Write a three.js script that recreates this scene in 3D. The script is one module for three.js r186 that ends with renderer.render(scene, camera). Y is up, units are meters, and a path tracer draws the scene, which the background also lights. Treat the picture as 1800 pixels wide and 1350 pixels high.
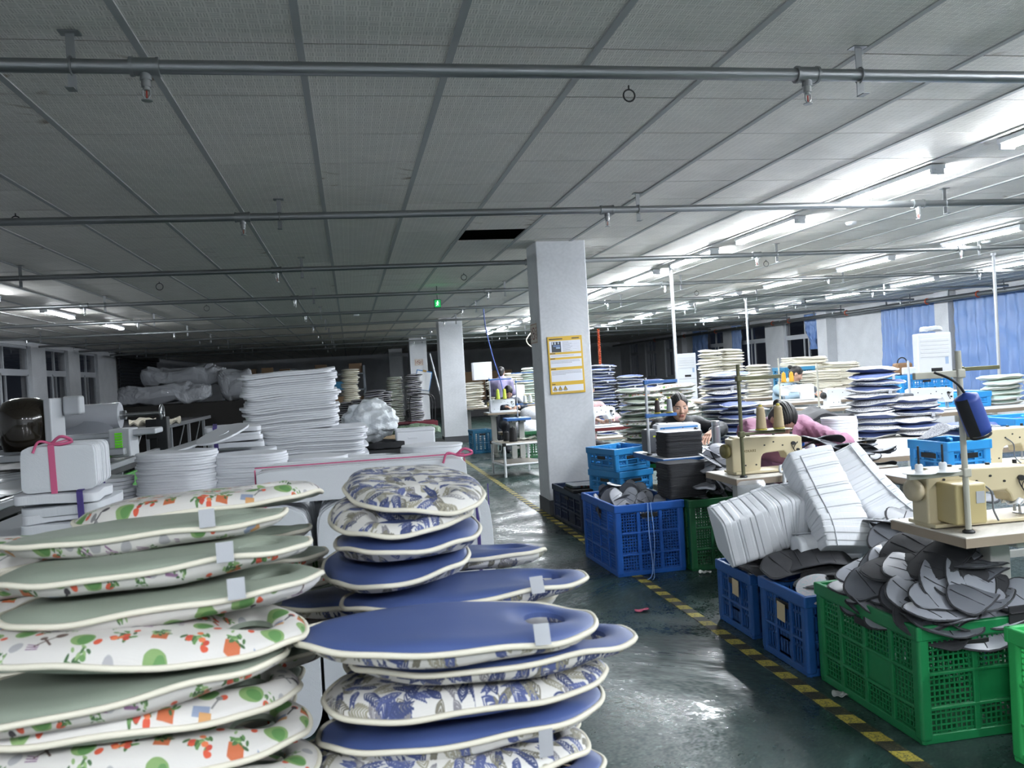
import * as THREE from 'three';
import { RoundedBoxGeometry } from 'three/addons/geometries/RoundedBoxGeometry.js';
import { mergeGeometries, mergeVertices } from 'three/addons/utils/BufferGeometryUtils.js';
import { MarchingCubes } from 'three/addons/objects/MarchingCubes.js';
import { RectAreaLightUniformsLib } from 'three/addons/lights/RectAreaLightUniformsLib.js';
import { ImprovedNoise } from 'three/addons/math/ImprovedNoise.js';

// ---------- camera, sky, exposure ----------
const scene = new THREE.Scene();
scene.background = new THREE.Color(0.004, 0.005, 0.008);           // night outside
const CAM_Y = 1.45, CEIL = 2.773;
const camera = new THREE.PerspectiveCamera(49.15, 4 / 3, 0.05, 120);
camera.position.set(0, CAM_Y, 0);
camera.rotation.set(-0.01157, -0.18996, -0.05733, 'YXZ');
camera.focus = 6.5; camera.userData.fStop = 9;
const renderer = new THREE.WebGLRenderer({ antialias: true });
renderer.toneMapping = THREE.LinearToneMapping;
renderer.toneMappingExposure = 1.5;
renderer.shadowMap.enabled = true;
RectAreaLightUniformsLib.init();
const TUBE_GLOW = 150, TUBE_LIGHT = 92, TUBE_COLOR = new THREE.Color(0.90, 0.95, 1.0);

// ---------- helpers ----------
let seed = 20240611;
function rnd() { seed = (seed * 1664525 + 1013904223) >>> 0; return seed / 4294967296; }
const rr = (a, b) => a + (b - a) * rnd();
const ordW = ['', 'second', 'third', 'fourth', 'fifth', 'sixth', 'seventh', 'eighth', 'ninth', 'tenth', 'eleventh', 'twelfth', 'thirteenth', 'fourteenth', 'fifteenth', 'sixteenth', 'seventeenth', 'eighteenth', 'nineteenth', 'twentieth', 'twenty-first', 'twenty-second', 'twenty-third', 'twenty-fourth', 'twenty-fifth', 'twenty-sixth', 'twenty-seventh', 'twenty-eighth', 'twenty-ninth', 'thirtieth'];
const PI = Math.PI, V = (x, y, z) => new THREE.Vector3(x, y, z);
const noise = new ImprovedNoise(), N3 = (x, y, z) => noise.noise(x + 7.3, y + 3.1, z + 11.7);
const used = new Map();
function numbered(n) { const k = used.get(n) || 0; used.set(n, k + 1); return k ? n + '_' + String(k).padStart(3, '0') : n; }
function shade(o) { o.traverse(c => { if (c.isMesh) { c.castShadow = true; c.receiveShadow = true; } }); return o; }
function mesh(name, geos, mat, parent, label, kind) {
  const g = Array.isArray(geos) ? join(geos) : geos;
  const m = new THREE.Mesh(g, mat); m.name = name; m.castShadow = m.receiveShadow = true;
  if (label) m.userData.label = label;
  if (kind) m.userData.kind = kind;
  if (parent) parent.add(m);
  return m;
}
function join(list) {
  return mergeGeometries(list.map(g => {
    const q = g.index ? g.toNonIndexed() : g.clone();
    for (const k of Object.keys(q.attributes)) if (!['position', 'normal', 'uv'].includes(k)) q.deleteAttribute(k);
    if (!q.attributes.uv) q.setAttribute('uv', new THREE.BufferAttribute(new Float32Array(q.attributes.position.count * 2), 2));
    return q;
  }));
}
function thing(name, label, category, pos = [0, 0, 0], turn = 0, group) {
  const o = new THREE.Group(); o.name = numbered(name); o.position.set(...pos); o.rotation.y = turn;
  o.userData = { label, category }; if (group) o.userData.group = group;
  scene.add(o); return o;
}
function tag(o, label, category, group) { o.name = numbered(o.name); o.userData.label = label; o.userData.category = category; if (group) o.userData.group = group; scene.add(o); return o; }
function struct(name, geos, mat) { const m = mesh(name, geos, mat); m.userData.kind = 'structure'; scene.add(m); return m; }
function copyOf(o, pos, turn, label, group) {
  const c = o.clone(); c.name = numbered(o.name.replace(/_\d{3}$/, '')); c.userData = { ...o.userData };
  if (pos) c.position.set(...pos); if (turn !== undefined) c.rotation.set(0, turn, 0);
  if (label) c.userData.label = label; if (group) c.userData.group = group;
  scene.add(c); return c;
}
// geometries, returned already placed
function bx(w, h, d, x = 0, y = 0, z = 0, ry = 0, rx = 0, rz = 0) { const g = new THREE.BoxGeometry(w, h, d); g.rotateX(rx); g.rotateZ(rz); g.rotateY(ry); g.translate(x, y, z); return metres(g); }
function rbx(w, h, d, r, x = 0, y = 0, z = 0, ry = 0, rx = 0, rz = 0, s = 2) { const g = new RoundedBoxGeometry(w, h, d, s, Math.min(r, w / 2.01, h / 2.01, d / 2.01)); g.rotateX(rx); g.rotateZ(rz); g.rotateY(ry); g.translate(x, y, z); return metres(g); }
function metres(g) {                                                    // box-projected uv in metres
  const q = g.index ? g.toNonIndexed() : g, p = q.attributes.position, n = q.attributes.normal, u = new Float32Array(p.count * 2);
  for (let i = 0; i < p.count; i++) {
    const ax = Math.abs(n.getX(i)), ay = Math.abs(n.getY(i)), az = Math.abs(n.getZ(i));
    if (ay >= ax && ay >= az) { u[2 * i] = p.getX(i); u[2 * i + 1] = p.getZ(i); }
    else if (ax >= az) { u[2 * i] = p.getZ(i); u[2 * i + 1] = p.getY(i); }
    else { u[2 * i] = p.getX(i); u[2 * i + 1] = p.getY(i); }
  }
  q.setAttribute('uv', new THREE.BufferAttribute(u, 2)); return q;
}
function rod(a, b, r, s = 10, r2 = r) {
  const A = V(...a), B = V(...b), L = A.distanceTo(B), g = new THREE.CylinderGeometry(r2, r, L, s);
  g.applyQuaternion(new THREE.Quaternion().setFromUnitVectors(V(0, 1, 0), B.clone().sub(A).normalize()));
  g.translate((a[0] + b[0]) / 2, (a[1] + b[1]) / 2, (a[2] + b[2]) / 2); return g;
}
function tube(pts, r, seg = 24, rs = 6, closed = false) { return new THREE.TubeGeometry(new THREE.CatmullRomCurve3(pts.map(p => V(...p)), closed, 'centripetal'), seg, r, rs, closed); }
function lathe(pts, seg = 20, x = 0, y = 0, z = 0) { const g = new THREE.LatheGeometry(pts.map(p => new THREE.Vector2(...p)), seg); g.translate(x, y, z); return g; }
function move(g, x, y, z, ry = 0, rx = 0, rz = 0) { const q = g.clone(); q.rotateX(rx); q.rotateZ(rz); q.rotateY(ry); q.translate(x, y, z); return q; }
function extr(pts, depth, bevel = 0.004, x = 0, y = 0, z = 0) {
  const s = new THREE.Shape(pts.map(p => new THREE.Vector2(...p)));
  const g = new THREE.ExtrudeGeometry(s, { depth, bevelEnabled: bevel > 0, bevelSize: bevel, bevelThickness: bevel, bevelSegments: 2, curveSegments: 6 });
  g.translate(x, y, z - depth / 2); return g;
}
// textures
function canvasTex(w, h, draw, repeat) {
  const c = document.createElement('canvas'); c.width = w; c.height = h; draw(c.getContext('2d'), w, h);
  const t = new THREE.CanvasTexture(c); t.colorSpace = THREE.SRGBColorSpace; t.wrapS = t.wrapT = THREE.RepeatWrapping;
  if (repeat) t.repeat.set(...repeat); return t;
}
function dataTex(n, fn, srgb, repeat) {
  const d = new Uint8Array(n * n * 4);
  for (let j = 0; j < n; j++) for (let i = 0; i < n; i++) { const c = fn(i / n, j / n); for (let k = 0; k < 3; k++) d[4 * (j * n + i) + k] = Math.max(0, Math.min(255, (c.length ? c[k] : c))); d[4 * (j * n + i) + 3] = 255; }
  const t = new THREE.DataTexture(d, n, n); t.wrapS = t.wrapT = THREE.RepeatWrapping; t.magFilter = THREE.LinearFilter; t.minFilter = THREE.LinearMipmapLinearFilter; t.generateMipmaps = true;
  if (srgb) t.colorSpace = THREE.SRGBColorSpace; if (repeat) t.repeat.set(...repeat); t.needsUpdate = true; return t;
}
function tileNoise(u, v, f, s = 0) { // periodic value built from noise on a torus
  const a = u * 2 * PI, b = v * 2 * PI, R = f / (2 * PI);
  return N3(Math.cos(a) * R + s, Math.sin(a) * R + Math.cos(b) * R * 1.37, Math.sin(b) * R * 1.1 - s);
}
const std = (color, roughness = 0.6, extra = {}) => new THREE.MeshStandardMaterial({ color, roughness, ...extra });
const phys = (color, roughness, extra) => new THREE.MeshPhysicalMaterial({ color, roughness, ...extra });

// ---------- materials ----------
const floorMap = dataTex(1024, (u, v) => {
  const a = tileNoise(u, v, 6), b = tileNoise(u, v, 40, 3), c = tileNoise(u, v, 160, 9), e = tileNoise(u, v, 330, 5);
  let w = Math.max(0, a * 1.1 + b * 0.5 - 0.28) * 60 + Math.max(0, c - 0.34) * 80 + e * 9;
  return [34 + w + b * 6, 54 + w * 0.95 + b * 7, 51 + w * 0.95 + b * 7];
}, true, [0.32, 0.32]);
const floorRough = dataTex(1024, (u, v) => { const a = tileNoise(u, v, 9, 2), b = tileNoise(u, v, 60, 4), c = tileNoise(u, v, 220, 1); return 98 + a * 60 + b * 38 + c * 50; }, false, [0.32, 0.32]);
const floorBump = dataTex(512, (u, v) => 128 + tileNoise(u, v, 30, 6) * 60 + tileNoise(u, v, 190, 8) * 60, false, [1.1, 1.1]);
const M = {};
M.floor = std(0xffffff, 1, { map: floorMap, roughnessMap: floorRough, bumpMap: floorBump, bumpScale: 0.0005 });
const paint = (r, g, b, wear) => dataTex(512, (u, v) => { const a = tileNoise(u, v, 5, wear), c = tileNoise(u, v, 60, wear + 2), k = a * 9 + c * 7; return [r + k, g + k, b + k]; }, true, [0.6, 0.6]);
M.wall = std(0xffffff, 0.85, { map: paint(208, 210, 214, 1) });
M.column = std(0xffffff, 0.75, { map: paint(206, 208, 212, 4) });
M.skirt = std(0x4a4c50, 0.7);
const weave = dataTex(512, (u, v) => {                                  // embossed basket weave of short strokes
  const n = 14, cx = Math.floor(u * n), cy = Math.floor(v * n), fu = u * n - cx, fv = v * n - cy;
  const s = (cx + cy) % 2 ? fu : fv, t = (cx + cy) % 2 ? fv : fu;
  const stroke = (Math.abs(((s * 4) % 1) - 0.5) < 0.22 && t > 0.1 && t < 0.9) ? 1 : 0;
  return 215 - stroke * 130 + tileNoise(u, v, 40) * 20;
}, false);
const tileMap = k => dataTex(256, (u, v) => {
  const n = 14, cx = Math.floor(u * n), cy = Math.floor(v * n), fu = u * n - cx, fv = v * n - cy;
  const s = (cx + cy) % 2 ? fu : fv, t = (cx + cy) % 2 ? fv : fu;
  const stroke = (Math.abs(((s * 4) % 1) - 0.5) < 0.22 && t > 0.1 && t < 0.9) ? 1 : 0;
  let d = tileNoise(u, v, 4, k * 3) * 7 + tileNoise(u, v, 50, k) * 4 - stroke * 34;
  const stain = k === 3 ? Math.max(0, tileNoise(u, v, 7, 12) - 0.16) * 330 * (Math.max(0, Math.abs(u - 0.5) - 0.28) * 4) : 0;
  return [237 + d - stain * 0.8, 233 + d - stain * 0.92, 226 + d - stain];
}, true);
M.tiles = [0, 1, 2, 3].map(k => std(0xffffff, 0.62, { map: tileMap(k), bumpMap: weave, bumpScale: 0.001 }));
M.runner = std(0xa4a6a6, 0.6);
M.void = std(0x121212, 1);
const galvBump = dataTex(256, (u, v) => 128 + tileNoise(u, v, 20) * 90, false, [6, 6]);
M.galv = std(0x8d9092, 0.38, { metalness: 0.85, bumpMap: galvBump, bumpScale: 0.0006 });
M.steel = std(0xa8aaac, 0.3, { metalness: 0.9 });
M.darkmetal = std(0x2a2b2d, 0.5, { metalness: 0.4 });
M.black = std(0x121214, 0.55); M.white = std(0xd8dadd, 0.5); M.whitePlastic = std(0xdfe1e6, 0.4); M.grey = std(0x84878c, 0.5); M.red = std(0xa33020, 0.5); M.orange = std(0xd2572a, 0.5);
M.winFrame = std(0xb9bcc2, 0.5);
M.glass = phys(0xffffff, 0.04, { transmission: 1, thickness: 0, ior: 1.5 });
M.outside = std(0x0a0b0d, 0.9);
M.tube = std(0xffffff, 0.4, { emissive: TUBE_COLOR, emissiveIntensity: TUBE_GLOW });
M.fixture = std(0xd5d8dc, 0.45);

// ---------- floor ----------
const X0 = -6.9, X1 = 13.6, ZB = -41, ZF = 3.6;
{
  const g = new THREE.BoxGeometry(X1 - X0 + 0.6, 0.2, ZF - ZB + 0.6); g.translate((X0 + X1) / 2, -0.1, (ZF + ZB) / 2);
  struct('floor', metres(g), M.floor);
}
// ---------- ceiling: grid of tiles between runners ----------
{
  const A = 0.6, gx0 = -1.316, gz0 = -3.355;
  const slab = struct('ceiling', bx(X1 - X0 + 0.6, 0.12, ZF - ZB + 0.6, (X0 + X1) / 2, CEIL + 0.2, (ZF + ZB) / 2), M.void);
  slab.userData.label = 'suspended ceiling of embossed grey white panels in a metal grid';
  const tg = new THREE.BoxGeometry(0.584, 0.012, 0.590), spots = [];
  camera.updateMatrixWorld(); camera.aspect = 4 / 3; camera.updateProjectionMatrix();
  const pv = new THREE.Matrix4().multiplyMatrices(camera.projectionMatrix, camera.matrixWorldInverse);
  for (let i = Math.floor((X0 - gx0) / A); gx0 + i * A < X1 - 0.1; i++) for (let j = -12; gz0 - j * A > ZB; j++) {
    const x = gx0 + (i + 0.5) * A, z = gz0 - (j + 0.5) * A; if (z > ZF || x < X0 + 0.2) continue;
    if (i === 4 && j === 7) continue;                                  // the missing panel beside the column
    const p = V(x, CEIL, z).applyMatrix4(pv), seen = z < -1.5 && Math.abs(p.x) < 1.1 && Math.abs(p.y) < 1.12;
    spots.push({ x, z, i, j, key: seen ? -z : 100 + Math.abs(z) });
  }
  spots.sort((a, b) => a.key - b.key);
  const rest = [[], [], [], []];
  spots.forEach((s, k) => {
    let v = Math.floor(Math.abs(Math.sin(s.i * 12.9 + s.j * 78.2) * 437.5) % 1 * 3);
    if ((s.i === -1 && s.j <= 1) || (s.i === 0 && s.j === 8) || (s.i + s.j * 7) % 23 === 0) v = 3;
    const dy = (Math.abs(Math.sin(s.i * 3.7 + s.j * 9.1)) * 0.004);
    if (k < 300) { const t = mesh('ceiling_tile', tg, M.tiles[v], slab); t.position.set(s.x, CEIL + 0.008 + dy, s.z); t.rotation.set((Math.sin(s.i * 5 + s.j) * 0.003), 0, Math.sin(s.j * 7 + s.i) * 0.003); }
    else { const q = tg.clone(); q.translate(s.x, CEIL + 0.008 + dy, s.z); rest[v].push(q); }
  });
  rest.forEach((r, v) => { if (r.length) mesh('far_ceiling_tiles', mergeGeometries(r), M.tiles[v], slab, null, 'stuff'); });
  for (let i = Math.floor((X0 - gx0) / A); gx0 + i * A < X1; i++) mesh('ceiling_runner', bx(0.03, 0.014, ZF - ZB, gx0 + i * A, CEIL + 0.003, (ZF + ZB) / 2), M.runner, slab);
}
// ---------- walls ----------
struct('wall_back', bx(X1 - X0 + 0.6, CEIL + 0.3, 0.25, (X0 + X1) / 2, (CEIL + 0.3) / 2, ZB - 0.125), M.wall);
struct('wall_front', bx(X1 - X0 + 0.6, CEIL + 0.3, 0.25, (X0 + X1) / 2, (CEIL + 0.3) / 2, ZF + 0.125), M.wall);
let winNo = 0;
function wallWithWindows(name, x, side, z0, z1, wins, mat) {            // wins: [zNear, zFar], zNear > zFar; runs from z0 (near) to z1 (far)
  const sill = 0.92, head = 2.68, th = 0.24, gs = [], xc = x + side * th / 2;
  gs.push(bx(th, sill, z0 - z1, xc, sill / 2, (z0 + z1) / 2), bx(th, CEIL + 0.2 - head, z0 - z1, xc, (CEIL + 0.2 + head) / 2, (z0 + z1) / 2));
  let z = z0;
  for (const [a, b] of [...wins, [z1, z1]]) { if (z - a > 0.01) gs.push(bx(th, head - sill, z - a, xc, (head + sill) / 2, (z + a) / 2)); z = b; }
  const w = struct(name, gs, mat);
  for (const [a, b] of wins) {
    const g = new THREE.Group(); g.name = 'window_' + (++winNo); g.userData.kind = 'structure'; scene.add(g);
    const W = a - b, zc = (a + b) / 2, xf = x + side * 0.1, tr = 2.12, f = 0.055;
    mesh('window_frame', [bx(0.06, f, W, xf, sill + f / 2, zc), bx(0.06, f, W, xf, head - f / 2, zc), bx(0.07, 0.09, W, xf, tr, zc), bx(0.06, head - sill, f, xf, (head + sill) / 2, a - f / 2), bx(0.06, head - sill, f, xf, (head + sill) / 2, b + f / 2), bx(0.05, head - tr, f, xf, (head + tr) / 2, zc)], M.winFrame, g);
    for (const [za, zb, k] of [[a - f, zc - 0.1, 0], [zc + 0.25, b + f, 1]]) {
      const s = mesh('window_sash', [bx(0.03, 0.05, za - zb, xf - side * (0.012 + 0.02 * k), sill + 0.08, (za + zb) / 2), bx(0.03, 0.05, za - zb, xf - side * (0.012 + 0.02 * k), tr - 0.07, (za + zb) / 2), bx(0.03, tr - sill - 0.1, 0.055, xf - side * (0.012 + 0.02 * k), (sill + tr) / 2, za - 0.03), bx(0.03, tr - sill - 0.1, 0.055, xf - side * (0.012 + 0.02 * k), (sill + tr) / 2, zb + 0.03)], M.winFrame, g);
      mesh('pane', bx(0.006, tr - sill - 0.18, za - zb - 0.1, xf - side * (0.012 + 0.02 * k), (sill + tr) / 2, (za + zb) / 2), M.glass, s);
    }
    for (const s of [-1, 1]) mesh('pane', bx(0.006, head - tr - 0.1, W / 2 - 0.08, xf, (head + tr) / 2 + 0.01, zc + s * W / 4), M.glass, g);
    mesh('window_sill', bx(0.32, 0.04, W + 0.06, x - side * 0.02 + side * 0.1, sill + 0.0, zc), M.wall, g);
  }
  return w;
}
wallWithWindows('wall_right', X1, 1, ZF, ZB, [[-12.3, -14.3], [-14.75, -16.7], [-17.3, -19.35], [-22.3, -24.6], [-25.8, -28.0], [-29.0, -30.6], [-33.4, -34.9], [-36.0, -37.4], [-38.4, -39.6]], M.wall);
wallWithWindows('wall_left', X0, -1, ZF, ZB, [[-14.6, -16.6], [-17.6, -20.3], [-21.2, -22.8], [-23.7, -25.3]], M.wall);
struct('trim_1', [bx(0.3, CEIL, 0.5, X1 - 0.15, CEIL / 2, -21.9), bx(0.22, CEIL, 0.45, X1 - 0.11, CEIL / 2, -17.05), bx(0.22, CEIL, 0.4, X1 - 0.11, CEIL / 2, -32.6)], M.wall);
// roller shutter closing off the dark far left corner
{
  const t = thing('roller_shutter', 'dark roller shutter of narrow horizontal slats on the far left wall', 'shutter', [X0 + 0.1, 0, -29.6]);
  for (let k = 0; k < 26; k++) mesh('slat', rbx(0.03, 0.094, 5.0, 0.012, 0, 0.06 + k * 0.1, 0, 0, 0, 0, 1), std(0x33363c, 0.5, { metalness: 0.4 }), t);
  mesh('shutter_box', rbx(0.16, 0.14, 5.1, 0.02, 0.03, 2.69, 0), M.darkmetal, t);
}
// ---------- columns ----------
const COLS = [[1.915, -8.29, 0.52, 0.45], [1.98, -18.5, 0.53, 0.5], [1.9, -26.8, 0.55, 0.5]];
COLS.forEach(([x, z, w, d], i) => {
  const c = struct('column' + (i ? '_00' + i : ''), rbx(w, CEIL + 0.1, d, 0.012, x + w / 2, (CEIL + 0.1) / 2, z - d / 2), M.column);
  c.userData.label = ['white square column carrying the yellow safety board', 'plain white square column between the aisle and the far column', 'white square column with the clipboard hanging on it'][i];
  const k = 0.006; mesh('skirting', [bx(w + 2 * k, 0.15, k, x + w / 2, 0.075, z + k / 2), bx(w + 2 * k, 0.15, k, x + w / 2, 0.075, z - d - k / 2), bx(k, 0.15, d, x - k / 2, 0.075, z - d / 2), bx(k, 0.15, d, x + w + k / 2, 0.075, z - d / 2)], M.skirt, c);
});
struct('column_003', bx(0.55, CEIL + 0.1, 0.5, 1.9, (CEIL + 0.1) / 2, -35.2), M.column);
// ---------- sprinkler pipes ----------
const pipeY = CEIL - 0.12;
[-3.28, -6.12, -8.9, -11.75, -14.55, -17.4, -20.2, -23.0, -25.8, -28.6].forEach((z, k) => {
  const t = thing('sprinkler_pipe', ['galvanised sprinkler pipe above the nearest cushion stacks', 'galvanised sprinkler pipe crossing in front of the bare ceiling lamps', 'galvanised sprinkler pipe meeting the top of the near column'][k] || 'galvanised sprinkler pipe, ' + (k > 3 ? ordW[k - 3] : 'first') + ' one beyond the near column', 'pipe', [0, pipeY, z], 0, k > 2 ? 'far sprinkler pipes under the ceiling' : undefined);
  const seg = 2.655, xs = []; for (let x = -0.67 - 2 * seg; x < 13; x += seg) xs.push(x);
  mesh('pipe', rod([-6.7, 0, 0], [12.95, 0, 0], 0.026, 14), M.galv, t);
  for (const x of xs) {
    if (k < 6) mesh('tee', [rod([x - 0.045, 0, 0], [x + 0.045, 0, 0], 0.033, 14), rod([x - 0.052, 0, 0], [x - 0.04, 0, 0], 0.036, 14), rod([x + 0.04, 0, 0], [x + 0.052, 0, 0], 0.036, 14), rod([x, 0, 0], [x, -0.05, 0], 0.021, 12)], M.galv, t);
    const h = mesh('sprinkler_head', [rod([x, -0.05, 0], [x, -0.075, 0], 0.018, 8), rod([x, -0.075, 0], [x, -0.086, 0], 0.013, 8), rod([x - 0.012, -0.083, 0], [x - 0.013, -0.105, 0], 0.003, 5), rod([x + 0.012, -0.083, 0], [x + 0.013, -0.105, 0], 0.003, 5), rod([x - 0.013, -0.105, 0], [x, -0.122, 0], 0.003, 5), rod([x + 0.013, -0.105, 0], [x, -0.122, 0], 0.003, 5), rod([x, -0.122, 0], [x, -0.125, 0], 0.02, 10)], M.steel, t);
    if (k < 3) mesh('glass_bulb', rod([x, -0.088, 0], [x, -0.115, 0], 0.003, 6), M.red, h);
    const b = x + (k < 1 && x < 0 ? -0.25 : 0.25);
    { mesh('hanger', [bx(0.03, 0.14, 0.004, b, 0.06, 0), bx(0.03, 0.06, 0.004, b, -0.06, 0), bx(0.03, 0.004, 0.05, b, -0.09, 0.02), bx(0.07, 0.004, 0.05, b, 0.119, 0)], M.galv, t); mesh('hanger_ring', new THREE.TorusGeometry(0.032, 0.004, 6, 16).rotateY(PI / 2).translate(b, 0, 0), M.galv, t); }
  }
});
{
  const t = thing('main_pipe', 'thick grey main water pipe with red clamps along the window wall', 'pipe', [X1 - 0.45, 2.58, 0]);
  mesh('pipe', rod([0, 0, -2], [0, 0, ZB + 0.3], 0.055, 16), M.galv, t);
  for (const z of [-15.6, -17.2, -20.4, -23.4, -24.4, -28.6, -31.5, -34.8]) mesh('pipe_clamp', new THREE.TorusGeometry(0.06, 0.014, 6, 16).translate(0, 0, z), M.orange, t, 'orange red pipe clamp');
  for (const z of [-16.5, -18.7, -22, -26, -30]) mesh('hanger', bx(0.03, 0.24, 0.03, 0, 0.07, z), M.galv, t);
}
for (const [x, z, r] of [[1.363, -3.769, 0.028], [-2.227, -6.426, 0.03], [1.499, -10.627, 0.035], [-2.066, -13.373, 0.04], [-2.128, -10.462, 0.04], [5.5, -10.3, 0.035], [6.2, -14.2, 0.04]]) tag(mesh('cable_loop', [new THREE.TorusGeometry(r, 0.004, 6, 18).translate(x, CEIL - r - 0.02, z), rod([x, CEIL - 0.02, z], [x, CEIL, z], 0.004, 6)], M.black), 'small black cable loop dangling from the ceiling grid', 'cable', 'cable loops under the ceiling');
for (const [x, z] of [[5.0, -7.6], [7.9, -9.2], [0.2, -16.5]]) tag(mesh('smoke_detector', [lathe([[0, -0.03], [0.045, -0.026], [0.055, -0.006], [0.055, 0]], 18, x, CEIL, z)], M.white), 'round white smoke detector on a ceiling panel', 'detector', 'smoke detectors on the ceiling');
// ---------- fluorescent lamps ----------
const tubeG = [-0.028, 0.028].map(x => rod([x, -0.052, -0.58], [x, -0.052, 0.58], 0.013, 10));
const tubeOne = rod([0, -0.056, -0.58], [0, -0.056, 0.58], 0.013, 10);
const fixG = [bx(0.11, 0.03, 1.26, 0, -0.018, 0), bx(0.05, 0.02, 1.26, 0, -0.035, 0)];
const capGs = [-0.61, 0.61].map(z => bx(0.1, 0.042, 0.022, 0, -0.05, z));
const fixGeo = join(fixG);
function lamp(x, z, label, group, single) {
  const t = thing('fluorescent_lamp', label, 'lamp', [x, CEIL, z], 0, group);
  mesh('housing', fixGeo, M.fixture, t); for (const g of capGs) mesh('end_cap', g, M.fixture, t); for (const g of single ? [tubeOne] : tubeG) mesh('tube', g, M.tube, t);
  const l = new THREE.RectAreaLight(TUBE_COLOR, TUBE_LIGHT, single ? 0.042 : 0.085, 1.16); l.position.set(0, -0.072, 0); l.rotation.x = -PI / 2; t.add(l);
}
for (let k = 0; k < 15; k++) lamp(4.2, 1.55 - k * 1.87, 'double tube fluorescent lamp, ' + (k ? ordW[k] : 'first') + ' along the aisle row from the packing tables', 'lamps over the aisle row of sewing tables');
for (let k = 0; k < 9; k++) lamp(7.32, -6.3 - k * 2.28, 'single tube fluorescent lamp, ' + (k ? ordW[k] : 'first') + ' in the middle row towards the dark wall', 'lamps in the middle row', true);
for (let k = 0; k < 8; k++) lamp(10.4, -7.2 - k * 2.25, 'single tube fluorescent lamp, ' + (k ? ordW[k] : 'first') + ' in the curtain row towards the dark wall', 'lamps in the row by the window wall', true);
for (const [x, z] of [[-2.5, 1.5], [-0.4, 1.5], [1.9, 1.5]]) lamp(x, z, 'double tube fluorescent lamp over the packing tables', 'lamps over the packing tables');
for (const [x, z] of [[-4.2, -10.7], [-4.2, -13.55], [-4.15, -16.25]]) lamp(x, z, 'single tube fluorescent lamp above the dark cutting tables', 'lamps above the cutting tables', true);
//@@NEXT
// ---------- cushions (oval padded boards with a hand hole) ----------
const leafTex = canvasTex(1024, 1024, (c, w, h) => {                    // navy and khaki brush strokes on white
  c.fillStyle = '#c6c4c0'; c.fillRect(0, 0, w, h); c.lineCap = 'round';
  const sprig = (x, y, a, L, col) => { c.strokeStyle = col; for (let k = 0; k < 7; k++) for (const s of [-1, 1]) { const px = x + Math.cos(a) * L * k / 7, py = y + Math.sin(a) * L * k / 7, b = a + s * 0.75, l = L * (0.42 - 0.03 * k); c.lineWidth = rr(5, 10); c.beginPath(); c.moveTo(px, py); c.quadraticCurveTo(px + Math.cos(b) * l * 0.6, py + Math.sin(b) * l * 0.6, px + Math.cos(b - s * 0.25) * l, py + Math.sin(b - s * 0.25) * l); c.stroke(); } };
  for (let k = 0; k < 230; k++) sprig(rr(-60, w), rr(-60, h), rr(0, 6.28), rr(90, 150), ['#3b4673', '#4a5480', '#6b685c', '#8b8776', '#2f3a62', '#77757a'][Math.floor(rnd() * 6)]);
}, [3.4, 3.4]);
const foodTex = canvasTex(1024, 1024, (c, w, h) => {                    // kitchen garden print: tomatoes, pots, utensils
  c.fillStyle = '#c4c1bd'; c.fillRect(0, 0, w, h);
  const blob = (x, y, r, col) => { c.fillStyle = col; c.beginPath(); c.ellipse(x, y, r, r * rr(0.75, 1), rr(0, 3), 0, 6.3); c.fill(); };
  const leafy = (x, y, r) => { for (let k = 0; k < 16; k++) { c.fillStyle = ['#5a7f4a', '#46663c', '#7f9a66', '#3c5a38'][Math.floor(rnd() * 4)]; const a = rr(0, 6.3), d = rr(0, r); c.beginPath(); c.ellipse(x + Math.cos(a) * d, y + Math.sin(a) * d, r * 0.28, r * 0.13, rr(0, 3), 0, 6.3); c.fill(); } };
  const tool = (x, y, a, L) => { c.strokeStyle = ['#5b4a44', '#3f3b40', '#777'][Math.floor(rnd() * 3)]; c.lineWidth = 8; c.beginPath(); c.moveTo(x, y); c.lineTo(x + Math.cos(a) * L, y + Math.sin(a) * L); c.stroke(); blob(x + Math.cos(a) * L, y + Math.sin(a) * L, L * 0.22, c.strokeStyle); };
  for (let j = 0; j < 8; j++) for (let i = 0; i < 8; i++) {
    const x = (i + 0.5) * w / 8 + rr(-22, 22), y = (j + 0.5) * h / 8 + rr(-22, 22), k = (i * 5 + j * 3 + (i * j) % 4) % 6;
    if (k === 0) { leafy(x, y, 52); for (let q = 0; q < 7; q++) blob(x + rr(-45, 45), y + rr(-40, 40), 13, ['#c05038', '#cf7048', '#b04434'][q % 3]); }
    else if (k === 1) { c.fillStyle = '#b05f3c'; c.fillRect(x - 28, y, 56, 50); leafy(x, y - 16, 44); }
    else if (k === 2) { tool(x - 40, y + 20, -0.6, 95); tool(x + 20, y + 30, -2.2, 70); }
    else if (k === 3) { blob(x, y, 46, '#76925c'); blob(x + 10, y + 5, 32, '#557f48'); blob(x + 60, y + 30, 16, '#c05038'); }
    else if (k === 4) { c.fillStyle = '#7f8aa0'; c.fillRect(x - 35, y - 20, 60, 46); c.fillStyle = '#b98a5a'; c.fillRect(x - 10, y + 8, 42, 34); tool(x + 30, y - 10, -1.2, 60); }
    else { blob(x, y, 24, '#9b9a9c'); c.strokeStyle = '#7a5a78'; c.lineWidth = 5; for (let q = 0; q < 3; q++) { c.beginPath(); c.moveTo(x + 40, y + q * 12); c.lineTo(x + 85, y + q * 8 + 20); c.stroke(); } leafy(x - 50, y + 30, 26); }
  }
}, [2.7, 2.7]);
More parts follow.
